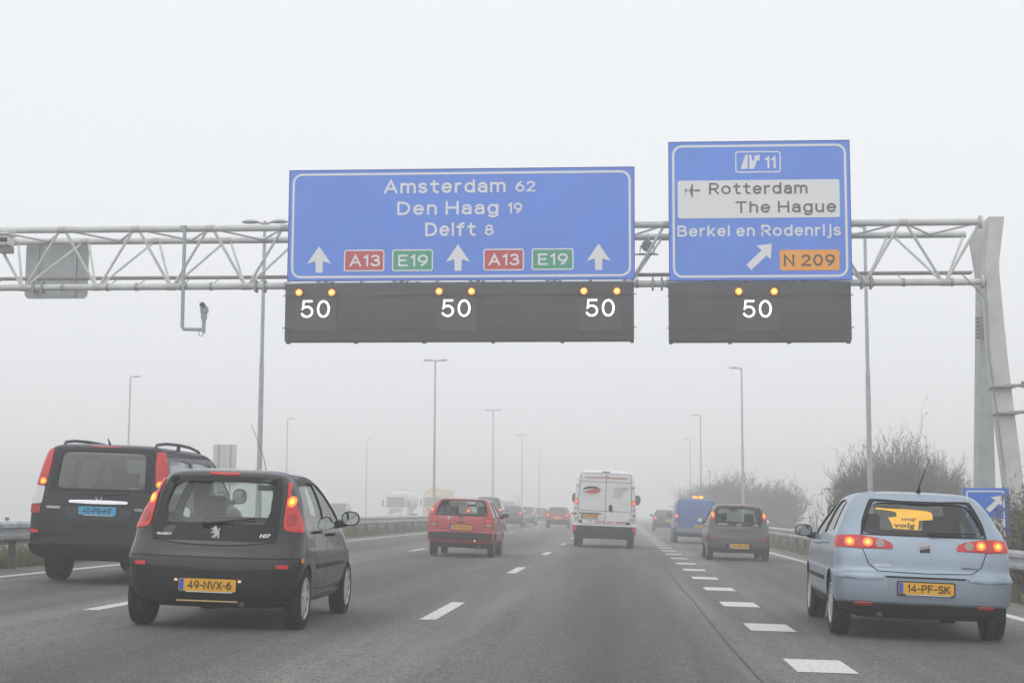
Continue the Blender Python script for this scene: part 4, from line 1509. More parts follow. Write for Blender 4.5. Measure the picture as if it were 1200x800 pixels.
rts = [('single headed lamp post behind the gantry close to the exit sign', 1019.5, 266), ('single headed lamp post over the leafless bushes, second along the exit lane', 870.5, 432),
       ('single headed lamp post behind the blue van, third along the exit lane', 821.5, 487), ('faint single headed lamp post in the fog, fourth along the exit lane', 809, 515)]
for k, (lb, px, py) in enumerate(rts):
    Y = 51 + 45 * k
    p = at(px, 560, Y)
    t_ = at(px, py, Y)
    lamp_post(lb, p.x, Y, t_.z - zg(p.x), (-1,), GRP)
lfs = [('single headed lamp post over the dark blue van across the opposite carriageway', 150.5, 442), ('single headed lamp post in fog over the black car, second across the opposite carriageway', 336.5, 491),
       ('faint single headed lamp post in fog, third across the opposite carriageway', 430, 515)]
for k, (lb, px, py) in enumerate(lfs):
    Y = 104 + 46 * k
    p = at(px, 520, Y)
    t_ = at(px, py, Y)
    lamp_post(lb, p.x, Y, t_.z - zg(p.x), (1,), GRP)

# ------------------------------------------------------------------ small signs beside the road
Y = 118
a, c = at(249, 560, Y), at(277.5, 520.5, Y)
mb_ = thing('road_sign', 'tall grey back of a road sign beyond the opposite carriageway, over the dark van roof', 'sign', ((a.x + c.x) / 2, Y, zg(a.x)))
inv = Matrix.Translation(mb_.location).inverted()
ah = c.z - 3.2
o = MB().box(((a.x + c.x) / 2, Y, (ah + c.z) / 2), (c.x - a.x, 0.03, c.z - ah), bev=0.008).build('panel', ALU, mb_); o.matrix_parent_inverse = inv
m = MB()
for q in (0.2, 0.5, 0.82):
    m.box((a.x + (c.x - a.x) * q, Y - 0.03, (ah + c.z) / 2), (0.07, 0.03, (c.z - ah) * 0.97))
for q in (0.15, 0.85):
    m.box(((a.x + c.x) / 2, Y - 0.025, ah + (c.z - ah) * q), ((c.x - a.x) * 0.98, 0.03, 0.03))
o = m.build('stiffener', ALU, mb_); o.matrix_parent_inverse = inv
for q in (0.25, 0.75):
    xq = a.x + (c.x - a.x) * q
    o = MB().tube((xq, Y - 0.06, zg(xq) - 0.1), (xq, Y - 0.06, c.z - 0.1), 0.07, n=10).build('post', POSTM, mb_); o.matrix_parent_inverse = inv

Y = 30.0
a, c = at(1130.5, 650, Y), at(1182.5, 571.5, Y)
es = thing('exit_sign', 'small blue exit sign with white diagonal arrow standing in twigs behind the rail', 'sign', ((a.x + c.x) / 2, Y, zg(a.x)))
inv = Matrix.Translation(es.location).inverted()
def pe(o):
    o.matrix_parent_inverse = inv
    return o
BLUE2 = mat('bright blue sign sheeting', (0.012, 0.13, 0.55), 0.42, noise=0.06, nscale=3)
zl = a.z - 0.05
pe(MB().box(((a.x + c.x) / 2, Y + 0.02, (zl + c.z) / 2), (c.x - a.x, 0.04, c.z - zl), bev=0.006).build('panel', BLUE2, es))
def px_flat(poly, m, nm, y):
    pts = [at(p[0], p[1], y) for p in poly]
    return pe(MB().prism([(p.x, p.z) for p in pts], y - 0.002, y).build(nm, m, es))
yy = Y - 0.003
d0, d1 = at(1133, 606, yy), at(1178, 574.5, yy)
pe(frame_ring(d0.x, zl + 0.03, d1.x - 0.02, d1.z, 0.04, 0.028, yy).build('border', SWHITE, es, sharp=0))
px_flat([(1145.5, 605.6), (1176, 607.2), (1176, 652), (1145.5, 652)], mat('pale grey sign field', (0.50, 0.52, 0.54), 0.5), 'white_field', yy)
px_flat([(1175, 580), (1174.2, 592.4), (1170.6, 589.8), (1159.6, 600.2), (1155.4, 596), (1166.6, 585.8), (1160.6, 582.4)], SWHITE, 'arrow', yy)
for q in (0.12, 0.9):
    xq = a.x + (c.x - a.x) * q
    pe(MB().tube((xq, Y + 0.07, zg(xq) - 0.2), (xq, Y + 0.07, c.z - 0.02), 0.032, n=10).build('post', POSTM, es))

Y = 49.0
a = at(970.5, 640, Y); c = at(983.5, 590.5, Y)
hb = thing('steel_hoop', 'dark double steel hoop standing beside the silver blue car mirror', 'hoop', (a.x, Y, zg(a.x)))
inv = Matrix.Translation(hb.location).inverted()
wd_ = c.x - a.x
for k in range(2):
    xo, yo = k * 0.10, k * 0.30
    pts = [(a.x + xo, Y + yo, zg(a.x) - 0.1), (a.x + xo + 0.02, Y + yo, c.z - 0.2)]
    for t in np.linspace(math.pi, 0, 9):
        pts.append((a.x + xo + 0.02 + wd_ * 0.42 + wd_ * 0.42 * math.cos(t), Y + yo, c.z - 0.19 + 0.16 * math.sin(t)))
    pts.append((a.x + xo + wd_ * 0.88, Y + yo, zg(a.x) - 0.1))
    o = MB().path(pts, 0.028, 10).build('hoop_tube', mat('dark bare steel', (0.045, 0.04, 0.038), 0.6, 0.5), hb); o.matrix_parent_inverse = inv
Y = 24.3
p = at(8.3, 607.5, Y)
rf = thing('rail_reflector', 'tiny grey reflector bracket on top of the median guard rail', 'reflector', (p.x, Y, zg(-9.7)))
h = p.z - zg(-9.7)
MB().box((0, 0, h), (0.07, 0.02, 0.045), bev=0.006).build('reflector', mat('grey reflector', (0.2, 0.2, 0.2), 0.4), rf)
MB().box((0, 0, (h + 0.6) / 2), (0.02, 0.012, h - 0.6)).build('stem', RAILM, rf)

# ------------------------------------------------------------------ shrubs
BARK = mat('bare twig bark', (0.115, 0.098, 0.082), 0.9, noise=0.3, nscale=4)
LEAFB = mat('withered leaf', (0.125, 0.108, 0.065), 0.85)
LEAFG = mat('dull green leaf', (0.080, 0.10, 0.045), 0.75)
def shrub(label, x, y, h, wdt, seed, stems=9, leaves=500, leaf=0.05, twig=0.006, depth=4, group=None, name='shrub', spread=0.55, lsp=(0, 0, 1)):
    rd = random.Random(seed)
    root = thing(name, label, 'shrub', (x, y, zg(x)), group=group)
    tr, cr = MB(), MB()
    tips = []
    def grow(p, d, ln, r, lv):
        n = 3
        pts = [p]
        q = p.copy()
        dd = d.copy()
        for _ in range(n):
            dd = (dd + Vector((rd.gauss(0, .16), rd.gauss(0, .16), rd.gauss(0.04, .10)))).normalized()
            q = q + dd * ln / n
            pts.append(q.copy())
        r1 = max(r * 0.62, twig * 0.55)
        (tr if lv < 2 else cr).path(pts, [r + (r1 - r) * i / n for i in range(n + 1)], 5 if lv < 2 else 3, 0, cap=False)
        if lv >= 2:
            tips.extend(pts[1:])
        if lv < depth:
            for _ in range(rd.choice((2, 3, 3, 4)) if lv else rd.choice((3, 4, 5))):
                i = rd.randint(1, n)
                nd = (dd + Vector((rd.gauss(0, spread), rd.gauss(0, spread), rd.gauss(0.10, .35)))).normalized()
                grow(pts[i], nd, ln * rd.uniform(0.5, 0.78), r1, lv + 1)
    for _ in range(stems):
        a = rd.uniform(0, 6.28)
        o = Vector((math.cos(a), math.sin(a) * 0.8, 0)) * rd.uniform(0, wdt * 0.33)
        d = Vector((o.x / wdt * 1.1 + rd.gauss(0, .12), o.y / wdt + rd.gauss(0, .12), 1)).normalized()
        grow(o + Vector((0, 0, -0.1)), d, h * rd.uniform(0.36, 0.5), twig * 5.5 * rd.uniform(0.7, 1.2), 0)
    for _ in range(leaves):
        p = rd.choice(tips) + Vector((rd.gauss(0, .05), rd.gauss(0, .05), rd.gauss(0, .05)))
        a, b_ = Vector((rd.gauss(0, 1), rd.gauss(0, 1), rd.gauss(0, 1))).normalized(), Vector((rd.gauss(0, 1), rd.gauss(0, 1), rd.gauss(0, 1)))
        b_ = (b_ - a * b_.dot(a)).normalized()
        l = leaf * rd.uniform(0.6, 1.3)
        cr.add([p - a * l * .5, p + b_ * l * .28, p + a * l * .5, p - b_ * l * .28], [(0, 1, 2, 3)], rd.choice((1, 1, 2)) if lsp[2] else 1)
    zs_ = sorted(p[2] for p in cr.v)
    zt_ = zs_[-1] if stems < 8 else zs_[int(len(zs_) * .996)]
    xm_ = sorted(abs(p[0]) for p in cr.v)[int(len(cr.v) * .97)] * 2
    kz, kx_ = h / zt_, wdt / xm_
    for mm_ in (tr, cr):
        mm_.v = [(p[0] * kx_, p[1] * kx_, p[2] * kz) for p in mm_.v]
    tr.build('trunk', BARK, root, sharp=60)
    cr.build('crown', [BARK, LEAFB, LEAFG], root, sharp=0)
    return root
SG = 'bare bushes beyond the exit lane'
for lb, px, Y, pyt, wpx, sd_ in (('broad leafless bush behind the silver blue car roof', 1050, 62, 512, 92, 11), ('leafless bush edging the broad one, closer to the gantry leg', 1105, 66, 535, 60, 12),
                                 ('low leafless bush leaning out over the guard rail', 1003, 58, 545, 56, 13), ('thin bare sapling standing alone between the bush clumps', 955, 60, 566, 16, 14),
                                 ('foggy bare bush under the second exit lane lamp post', 868, 118, 556, 90, 15), ('foggy bare bush between lamp post and thin sapling', 908, 112, 567, 62, 16),
                                 ('faint bare bush in fog over the grey hatchback', 842, 135, 562, 60, 17), ('faint low bush deep in fog beyond the blue van', 815, 165, 572, 42, 18)):
    p = at(px, 600, Y)
    t_ = at(px, pyt, Y)
    wm = wpx * Y / FPX
    hh = t_.z - zg(p.x)
    slim = wpx < 20
    shrub(lb, p.x, Y, hh, wm, sd_, stems=3 if slim else 64, leaves=0 if slim else 7500, leaf=0.05 + Y / 1800, twig=0.0035 + Y / 16000, depth=3 if slim else 4, group=SG, spread=0.42 if slim else 0.6, name='sapling' if slim else 'shrub')
for lb, px, Y, pyt, wpx, sd_, nl in (('leafy twiggy bush over the small blue exit sign', 1207, 27.3, 552, 62, 21, 2600), ('low leafy bush hiding the foot of the small blue exit sign', 1158, 28.6, 617, 44, 22, 700),
                                     ('dense low bush beneath the guard rail end', 1212, 25.5, 590, 80, 23, 3000), ('leafy bush at the foot of the gantry leg', 1200, 33.5, 565, 90, 24, 3000)):
    p = at(px, 640, Y)
    t_ = at(px, pyt, Y)
    shrub(lb, p.x, Y, (t_.z - zg(p.x)) * 0.95, wpx * Y / FPX, sd_, stems=16, leaves=nl, leaf=0.075, twig=0.004, depth=4, group='leafy bushes by the exit sign')

# ------------------------------------------------------------------ vehicles
# --- the dark grey three-lamp hatchback with the lion badge
PK = paint('dark grey car paint', (0.005, 0.006, 0.010), 0.0, 0.40, 0.85, 0.04, 0.03, 0.2)
ROWS_SMALL = [(.20, .64, .14, 3.20), (.28, .745, .04, 3.36), (.40, .785, .0, 3.42), (.55, .805, .0, 3.43), (.66, .812, .015, 3.40), (.72, .808, .05, 3.34), (.80, .80, .10, 3.20), (.90, .79, .13, 2.95),
              (.97, .77, .16, 2.66), (1.10, .735, .225, 2.42), (1.25, .675, .31, 2.13), (1.36, .615, .385, 1.92), (1.42, .555, .44, 1.72), (1.452, .46, .56, 1.5), (1.468, .27, .85, 1.25)]
SMALL_SIDE = [[(.80, 1.06), (1.46, 1.00), (1.46, 1.35), (1.20, 1.365), (.92, 1.28)], [(1.53, .99), (2.30, .955), (2.26, 1.02), (1.86, 1.26), (1.68, 1.345), (1.53, 1.355)]]
small = dict(rows=ROWS_SMALL, cr=.34, cf=.85, n=3.0, hero=True, skirt=.30, wheel_r=.285, wheel_y=(.50, 2.84), wheel_x=.80, wheel_w=.165, cabin_z=(.62, 1.425), ztop=1.468,
             rear_win=[(.46, .955), (.50, 1.12), (.46, 1.335)], front_win=[(.64, .995), (.575, 1.2), (.48, 1.38)], side_win=SMALL_SIDE, seat_y=1.55, bench_y=.80, rest_z=.90, rear_cut=.55,
             mirror=(2.28, 1.02, .19, .15))
s1 = dict(small)
s1.update(name='parked_car', pos=(-3.71, 13.75), yaw=0.6, paint=PK, spokes=(8, .30))
s1.update(name='hatchback', label='dark grey hatchback with red droplet tail lamps, lit amber bulbs and yellow plate 49-NVX-6',
          surround=[(.565, .80), (.575, 1.05), (.515, 1.385)],
          lamps=[dict(name='tail_light', mat=REDLIT, round=.12, pts=[('r', .615, .90), ('s', .34, .885), ('s', .40, .96), ('s', .40, 1.10), ('s', .44, 1.25), ('r', .60, 1.36), ('r', .575, 1.345), ('r', .60, 1.12)],
                      bulbs=[('r', .645, 1.165, .036, .05, AMBER, 'indicator'), ('r', .645, 1.165, .021, .029, CORE, 'bulb_core'), ('r', .672, 1.00, .045, .05, REDL, 'reflector_bowl')])],
          rear_parts=[('plate_recess', [(.56, .225), (.55, .36), (.42, .50)], BLACK, .006, .006, .1, True),
                      ('high_brake_light', [(.145, 1.398), (.145, 1.422)], REDLIT, .008, .012, .1, True)],
          seams_rear=[[(-.60, 1.36), (-.60, .95), (-.56, .80), (-.30, .765), (0, .755), (.30, .765), (.56, .80), (.60, .95), (.60, 1.36)], [(-.80, .655), (0, .65), (.80, .655)]],
          seams_side=[[(1.49, .34), (1.49, .98), (1.49, 1.37)], [(.86, .98), (.80, .80), (.95, .55), (1.02, .36), (1.48, .33)], [(1.52, .33), (2.42, .35), (2.52, .6), (2.46, .93)]],
          side_parts=[('door_moulding', [(.98, .545), (1.46, .545), (1.46, .585), (.92, .585)], BLACK, .010, .012, 0), ('door_moulding', [(1.52, .545), (2.44, .545), (2.46, .585), (1.52, .585)], BLACK, .010, .012, 0),
                      ('side_reflector', [(.22, .62), (.27, .62), (.27, .66), (.22, .66)], AMBERD, .006, .008, .1),
                      ('sill', [(.86, .225), (2.45, .225), (2.45, .30), (.86, .30)], mat('grey sill plastic', (0.16, 0.165, 0.17), 0.5), .008, .01, 0)],
          plate=dict(z=.405, txt='49-NVX-6', out=.014), wiper=((-.10, .945), (.36, 1.005)), exhaust=(.30, .06, .24), handles=[(.95, .89), (1.66, .86)], handle_mat=BLACK)
r1, b1 = car(s1)
for sg in (-1, 1):
    p = b1.conv(chaikin([(.595 * 1, .565), (.70, .565), (.70, .60), (.595, .60)], 1, .15), 'rear')
    b1.patch([(t * sg, z) for t, z in p], .012, .012).build('rear_reflector', REDLIT, r1)
m = MB()
for sg in (-1, 1):
    m.box((sg * .29, b1.yrear(0, .45) - .012, .445), (.026, .03, .022), bev=.006)
m.build('plate_lamp', mat('lit plate lamp', (.8, .6, .3), .3, emit=(1, .62, .25), es=.45), r1)
MB().box((0, -.004, .262), (.56, .014, .014), bev=.004).build('bumper_strip', mat('brass strip', (.55, .38, .16), .35, .7), r1)
m = MB()
for sg in (-1, 1):
    m.box((sg * .47, b1.yrear(.47, 1.35) - .004, 1.352), (.06, .05, .055), bev=.018)
m.build('hatch_hinge', BLACK, r1)
MB().path([(.10, 1.80, 1.42), (.07, 1.68, 1.62), (-.02, 1.48, 1.93)], [.005, .004, .0025], 6).build('antenna', mat('grey whip antenna', (.22, .23, .24), .5), r1)
# rampant lion badge, cut as a flat chrome figure
lion = [(-.2, -1), (.05, -1), (.02, -.62), (.30, -.40), (.45, -.95), (.72, -.95), (.62, -.50), (.78, -.10), (.60, .15), (.85, .45), (.80, .75), (.62, .55), (.42, .28), (.30, .45), (.45, .60), (.20, .72), (.28, .92), (-.05, .98), (-.36, .80), (-.30, .62), (-.62, .66),
        (-.78, .45), (-.40, .38), (-.28, .22), (-.72, .14), (-.80, -.10), (-.34, -.04), (-.12, -.18), (-.32, -.42), (-.55, -.52), (-.60, -.82), (-.34, -.70), (-.12, -.60)]
yb_ = b1.yrear(0, .86)
m = MB().prism([(.018 + a * .052, .872 + c * .062) for a, c in lion], yb_ - .018, yb_ - .002)
m.build('lion_badge', CHROME, r1)
LET = mat('silver lettering', (0.72, 0.73, 0.74), 0.35, 0.3)
text('lettering', 'PEUGEOT', (-.46, 0, .838), LET, r1, width=.145, cap=.021, bold=.03, conform=lambda x, z: b1.yrear(x, z) - .003)
text('lettering', '107', (.47, 0, .838), LET, r1, width=.10, cap=.034, bold=.03, shear=.2, conform=lambda x, z: b1.yrear(x, z) - .003)

# --- grey sister hatchback with the chevron badge
s2 = dict(small)
s2.update(name='hatchback', label='grey small hatchback with chevron badge in the exit lane behind the blue van', pos=(3.06, 40.3), yaw=0.0, paint=paint('mid grey car paint', (0.085, 0.088, 0.092), 0.45, 0.35), spokes=(6, .25),
          rear_win=[(.50, .965), (.545, 1.12), (.50, 1.335)], surround=[(.575, .885), (.60, 1.10), (.545, 1.385)],
          lamps=[dict(name='tail_light', mat=REDL, round=.14, pts=[('r', .625, 1.02), ('s', .44, 1.02), ('s', .42, 1.10), ('s', .46, 1.22), ('r', .605, 1.34), ('r', .60, 1.20)], bulbs=[('r', .652, 1.16, .036, .07, AMBER, 'indicator')])],
          rear_parts=[('plate_recess', [(.34, .30), (.36, .46)], BLACK, .004, 0, .1, True), ('high_brake_light', [(.13, 1.395), (.13, 1.415)], REDL, .008, .012, .1, True)],
          seams_rear=[[(-.60, 1.34), (-.58, .90), (-.45, .80), (0, .79), (.45, .80), (.58, .90), (.60, 1.34)], [(-.80, .655), (0, .65), (.80, .655)]],
          seams_side=[[(1.49, .34), (1.49, 1.37)], [(1.02, .36), (.86, .98)], [(2.42, .35), (2.46, .93)]],
          side_parts=[], plate=dict(z=.38, txt='17-XX-JJ'), wiper=((0, .955), (-.28, 1.02)), exhaust=(-.3, .08, .24), handles=[(1.66, .86)])
s2['plate']['txt'] = '13-XX-10'
r2, b2 = car(s2)
for sg in (-1, 1):
    p = b2.conv(chaikin([(.56, .555), (.70, .555), (.70, .615), (.56, .615)], 1, .2), 'rear')
    b2.patch([(t * sg, z) for t, z in p], .008, .01).build('rear_reflector', REDDULL, r2)
m = MB()
for k in range(2):
    zz = .865 + k * .045
    m.prism([(-.065, zz), (0, zz + .055), (.065, zz), (.065, zz + .022), (0, zz + .08), (-.065, zz + .022)], b2.yrear(0, zz) - .012, b2.yrear(0, zz) + .01)
m.build('chevron_badge', CHROME, r2)
text('lettering', 'CITROEN', (-.42, 0, .915), LET, r2, width=.24, cap=.03, bold=.02, conform=lambda x, z: b2.yrear(x, z) - .003)
text('lettering', 'C1', (.44, 0, .905), LET, r2, width=.09, cap=.04, bold=.02, conform=lambda x, z: b2.yrear(x, z) - .003)

# --- silver blue hatchback
SB = paint('silver blue car paint', (0.285, 0.355, 0.430), 0.5, 0.30, 0.5, 0.10, 0.10)
ROWS_I = [(.20, .66, .22, 3.70), (.27, .775, .07, 3.84), (.345, .812, .025, 3.90), (.365, .832, .0, 3.93), (.50, .848, -.01, 3.95), (.615, .852, -.005, 3.94), (.645, .846, .03, 3.92), (.66, .843, .045, 3.90), (.80, .838, .065, 3.80), (.93, .822, .10, 3.42), (1.0, .80, .135, 2.98),
          (1.12, .748, .225, 2.72), (1.25, .682, .335, 2.40), (1.34, .622, .42, 2.14), (1.39, .568, .47, 1.95), (1.425, .47, .62, 1.7), (1.441, .28, .95, 1.45)]
s3 = dict(name='hatchback', mirror_k=.30, label='silver blue hatchback with yellow paper in its rear window and plate 14-PF-SK', pos=(2.91, 15.15), yaw=-2.0, lean=.7, rows=ROWS_I, cr=.30, cf=.85, n=3.0, hero=True, skirt=.35, paint=SB,
          wheel_r=.305, wheel_y=(.66, 3.12), wheel_x=.835, wheel_w=.185, cabin_z=(.68, 1.385), ztop=1.44, spokes=(10, .16), rim_mat=ALLOY,
          rear_win=[(.585, 1.005), (.56, 1.12), (.455, 1.325)], front_win=[(.66, 1.04), (.58, 1.2), (.49, 1.35)],
          side_win=[[(.80, 1.03), (.96, 1.02), (1.15, 1.30), (1.12, 1.33), (1.02, 1.315)], [(1.02, 1.02), (1.74, .985), (1.74, 1.345), (1.25, 1.345)], [(1.82, .98), (2.60, .96), (2.54, 1.03), (2.12, 1.25), (1.94, 1.33), (1.82, 1.345)]],
          rear_glass=glass_mat('lightly tinted car glass', (0.70, 0.75, 0.73), .06), seat_y=1.75, bench_y=1.0, rest_z=.90, rear_cut=.6, mirror=(2.62, 1.0, .20, .135),
          surround=[(.60, .995), (.58, 1.13), (.485, 1.345)],
          lamps=[dict(name='tail_light', mat=REDLIT, round=.12, pts=[('r', .30, .865), ('r', .62, .862), ('s', .36, .875), ('s', .40, .95), ('s', .38, .985), ('r', .62, .99), ('r', .40, .965), ('r', .30, .92)],
                      bulbs=[('r', .535, .925, .046, .040, REDHOT, 'brake_bulb'), ('r', .535, .925, .024, .022, CORE, 'bulb_core'), ('r', .42, .918, .045, .040, GREYL, 'reverse_lens'), ('r', .70, .925, .046, .040, REDHOT, 'brake_bulb'), ('r', .70, .925, .024, .022, CORE, 'bulb_core')])],
          rear_parts=[('plate_recess', [(.33, .415), (.375, .60)], mat('shaded bumper recess', (0.24, 0.30, 0.36), 0.5), .003, 0, .04, True),  # flat patch: shade of the plate recess put into a darker body colour
                      ('recess_lip', [(.37, .598), (.38, .615)], BLACK, .006, .01, 0, True),
                      ('rear_spoiler', [(.47, 1.335), (.46, 1.40)], SB, .012, .06, .06, True),
                      ('high_brake_light', [(.14, 1.312), (.14, 1.330)], BLACK, .006, .01, .1, True)],
          seams_rear=[[(-.61, 1.0), (-.585, .86), (-.53, .72), (-.44, .655), (0, .645), (.44, .655), (.53, .72), (.585, .86), (.61, 1.0)]],
          seams_side=[[(1.78, .34), (1.78, .97), (1.78, 1.37)], [(1.05, .98), (1.06, .80), (1.16, .58), (1.22, .36), (1.76, .335)], [(1.80, .335), (2.70, .36), (2.80, .6), (2.72, .94)]],
          side_parts=[('door_moulding', [(1.24, .51), (1.75, .51), (1.75, .55), (1.2, .55)], BLACK, .010, .012, 0), ('door_moulding', [(1.81, .51), (2.74, .51), (2.74, .55), (1.81, .55)], BLACK, .010, .012, 0)],
          plate=dict(z=.505, txt='14-PF-SK'), wiper=((.07, 1.03), (.50, 1.045)), exhaust=(-.42, .10, .24), handles=[(1.20, .90), (1.98, .88)])
r3, b3 = car(s3)
for sg in (-1, 1):
    p = b3.conv(chaikin([(.50, .327), (.66, .327), (.66, .357), (.50, .357)], 1, .15), 'rear')
    b3.patch([(t * sg, z) for t, z in p], .012, .012).build('rear_reflector', REDDULL, r3)
    p = b3.conv(chaikin([(.40, .575), (.835, .575), (.835, .632), (.40, .632)], 2, .12), 'rear')
    b3.patch([(t * sg, z) for t, z in p], .014, .016, nu=16).build('bumper_pad', SB, r3)
yb_ = b3.yrear(0, .90)
m = MB().prism(rrect(-.058, .835, .058, .945, .02), yb_ - .014, yb_ + .02)
bo_ = m.build('badge', CHROME, r3)
MB().prism([(-.048, .845), (.048, .845), (.048, .893), (-.048, .875)], yb_ - .017, yb_ - .013).build('badge_inlay', mat('dark badge inlay', (.06, .06, .065), .3, .6), bo_)
MB().prism([(-.048, .885), (.048, .905), (.048, .912), (-.048, .892)], yb_ - .018, yb_ - .013).build('badge_inlay', BLACK, bo_)
text('lettering', 'IBIZA', (-.405, 0, .70), LET, r3, width=.15, cap=.024, bold=.02, conform=lambda x, z: b3.yrear(x, z) - .003)
text('lettering', 'Reference', (.42, 0, .702), mat('dark lettering', (.08, .09, .1), .4), r3, width=.15, cap=.024, bold=.02, conform=lambda x, z: b3.yrear(x, z) - .003)
MB().path([(.03, .72, 1.43), (.03, .66, 1.50), (.09, .40, 1.77)], [.016, .007, .003], 8).build('antenna', BLACK, r3)
MB().tube((.03, .745, 1.42), (.03, .70, 1.46), .028, .016, 10).build('antenna_base', BLACK, r3)
# yellow paper notice pressed against the inside of the rear window (rests in the car: a thing of its own)
YP = mat('yellow paper', (0.88, 0.50, 0.07), 0.7, noise=0.08, nscale=9)
MW = r3.matrix_basis
yn = thing('paper_notice', 'torn yellow paper notice with dark handwriting on the rear window of the silver blue car', 'paper', r3.location, r3.rotation_euler)
cz = 1.02
k_ = .0128 / 13.33 * 8.7 * .78
def pxl(a, c): return ((a - 632) * .00060 - .165, 1.268 - (c - 85) * .00062)
PN = [(180, 82), (700, 90), (1060, 112), (1085, 180), (1080, 248), (860, 262), (840, 330), (820, 412), (430, 402), (400, 300), (360, 215), (505, 212), (505, 130), (180, 118)]
PA = [(180, 82), (700, 90), (1060, 112), (1085, 180), (1080, 248), (860, 262), (505, 262), (505, 130), (180, 118)]
PB = [(860, 262), (840, 330), (820, 412), (430, 402), (400, 300), (360, 222), (505, 212), (520, 200), (860, 200)]
mbn = MB()
for P_, o_ in ((PA, -.007), (PB, -.0085)):
    b3.patch(b3.conv(densify([pxl(a, c) for a, c in P_], 4), 'rear'), o_, 0.0, mb=mbn, nu=12, nv=12)
mbn.build('sheet', YP, yn, sharp=0)
HW = mat('dark handwriting', (.07, .06, .10), .7)
for tx_, (a, c), wd_, cap, sh in (('volg', (620, 385), .20, .045, .15), ('mij', (690, 272), .15, .027, .3), ('A13', (850, 195), .10, .02, .3)):
    if tx_ == 'A13':
        continue
    x, z = pxl(a, c)
    text('handwriting', tx_, (x, 0, z), HW, yn, width=wd_, cap=cap, bold=.012, shear=sh, conform=lambda x, z: b3.yrear(x, z) + .0075)

# --- dark blue people carrier
VP_ = paint('very dark blue van paint', (0.002, 0.004, 0.010), 0.0, 0.40, 0.55, 0.03, 0.03, 0.15)
ROWS_V = [(.33, .80, .14, 4.5), (.40, .91, .03, 4.66), (.50, .945, .0, 4.73), (.525, .95, .0, 4.74), (.54, .947, .035, 4.74), (.80, .955, .045, 4.72), (1.0, .955, .06, 4.52), (1.1, .945, .07, 4.10), (1.25, .92, .09, 3.72), (1.5, .875, .13, 3.36), (1.68, .835, .17, 3.08),
          (1.78, .80, .20, 2.88), (1.85, .72, .26, 2.66), (1.885, .56, .42, 2.4), (1.90, .35, .75, 2.2)]
s4 = dict(name='van', cat='van', label='dark blue passenger van with pale blue plate 45-PG-HT and roof rails in the fast lane', pos=(-7.02, 20.25), yaw=0.0, lean=.5, rows=ROWS_V, cr=.15, cf=.7, n=3.6, hero=True, skirt=.40, paint=VP_, belt=1.25,
          wheel_r=.33, wheel_y=(1.0, 4.2), wheel_x=.935, wheel_w=.225, cabin_z=(.74, 1.82), ztop=1.88, spokes=(5, .4), seat_y=2.6, bench_y=1.2, seat_k=1.3, rest_z=1.0,
          rear_win=[(.62, 1.275), (.60, 1.55), (.575, 1.78)], front_win=[(.74, 1.2), (.68, 1.5), (.6, 1.75)],
          side_win=[[(.30, 1.25), (1.45, 1.25), (1.45, 1.70), (.42, 1.70)], [(1.53, 1.25), (2.5, 1.24), (2.5, 1.70), (1.53, 1.70)], [(2.58, 1.24), (3.48, 1.20), (3.38, 1.30), (2.98, 1.60), (2.80, 1.70), (2.58, 1.70)]],
          rear_glass=TINT, side_glass=glass_mat('mid tinted car glass', (0.42, 0.44, 0.45), .14), rear_cut=.6, mirror=(3.5, 1.25, .22, .24),
          surround=[(.70, 1.24), (.69, 1.55), (.655, 1.815)],
          lamps=[dict(name='tail_light', mat=REDLIT, round=.08, pts=[('r', .755, 1.31), ('s', .20, 1.31), ('s', .27, 1.60), ('s', .33, 1.79), ('r', .70, 1.80), ('r', .715, 1.62)], bulbs=[('r', .80, 1.36, .05, .045, AMBER, 'indicator'), ('r', .80, 1.36, .026, .026, CORE, 'bulb_core')]),
                 dict(name='reverse_light', mat=CLEARL, round=.05, pts=[('r', .785, 1.055), ('s', .16, 1.055), ('s', .20, 1.30), ('r', .76, 1.30)]),
                 dict(name='fog_light', mat=REDL, round=.05, pts=[('r', .80, .93), ('s', .14, .93), ('s', .16, 1.045), ('r', .79, 1.045)]),
                 dict(name='rear_reflector', mat=REDLIT, round=.1, off=.008, pts=[('r', .80, .665), ('s', .12, .665), ('s', .12, .715), ('r', .80, .715)])],
          rear_parts=[('plate_recess', [(.38, .865), (.44, .92), (.46, 1.03)], mat('recess dark paint', (0.026, 0.028, 0.034), 0.5), .003, 0, .1, True),
                      ('chrome_bar', [(.41, 1.075), (.41, 1.125)], CHROME, .02, .03, .12, True), ('tailgate_grip', [(.075, .735), (.085, .775)], SEAM, .004, 0, .15, True),
                      ('high_brake_light', [(.20, 1.835), (.20, 1.855)], REDL, .008, .01, .1, True)],
          seams_rear=[[(-.715, 1.83), (-.735, 1.6), (-.775, 1.25), (-.80, .95), (-.80, .56), (0, .55), (.80, .56), (.80, .95), (.775, 1.25), (.735, 1.6), (.715, 1.83)], [(-.68, 1.20), (.68, 1.20)], [(-.80, .80), (.80, .80)]],
          seams_side=[[(1.49, .5), (1.49, 1.75)], [(2.54, .5), (2.54, 1.75)], [(.3, 1.02), (2.5, 1.02)]],
          plate=dict(z=.985, txt='45-PG-HT', mat=PLB, band=0), wiper=((-.03, 1.19), (.36, 1.225)), exhaust=(.55, .2, .3), handles=[(1.75, 1.05), (2.75, 1.05)], handle_mat=BLACK)
r4, b4 = car(s4)
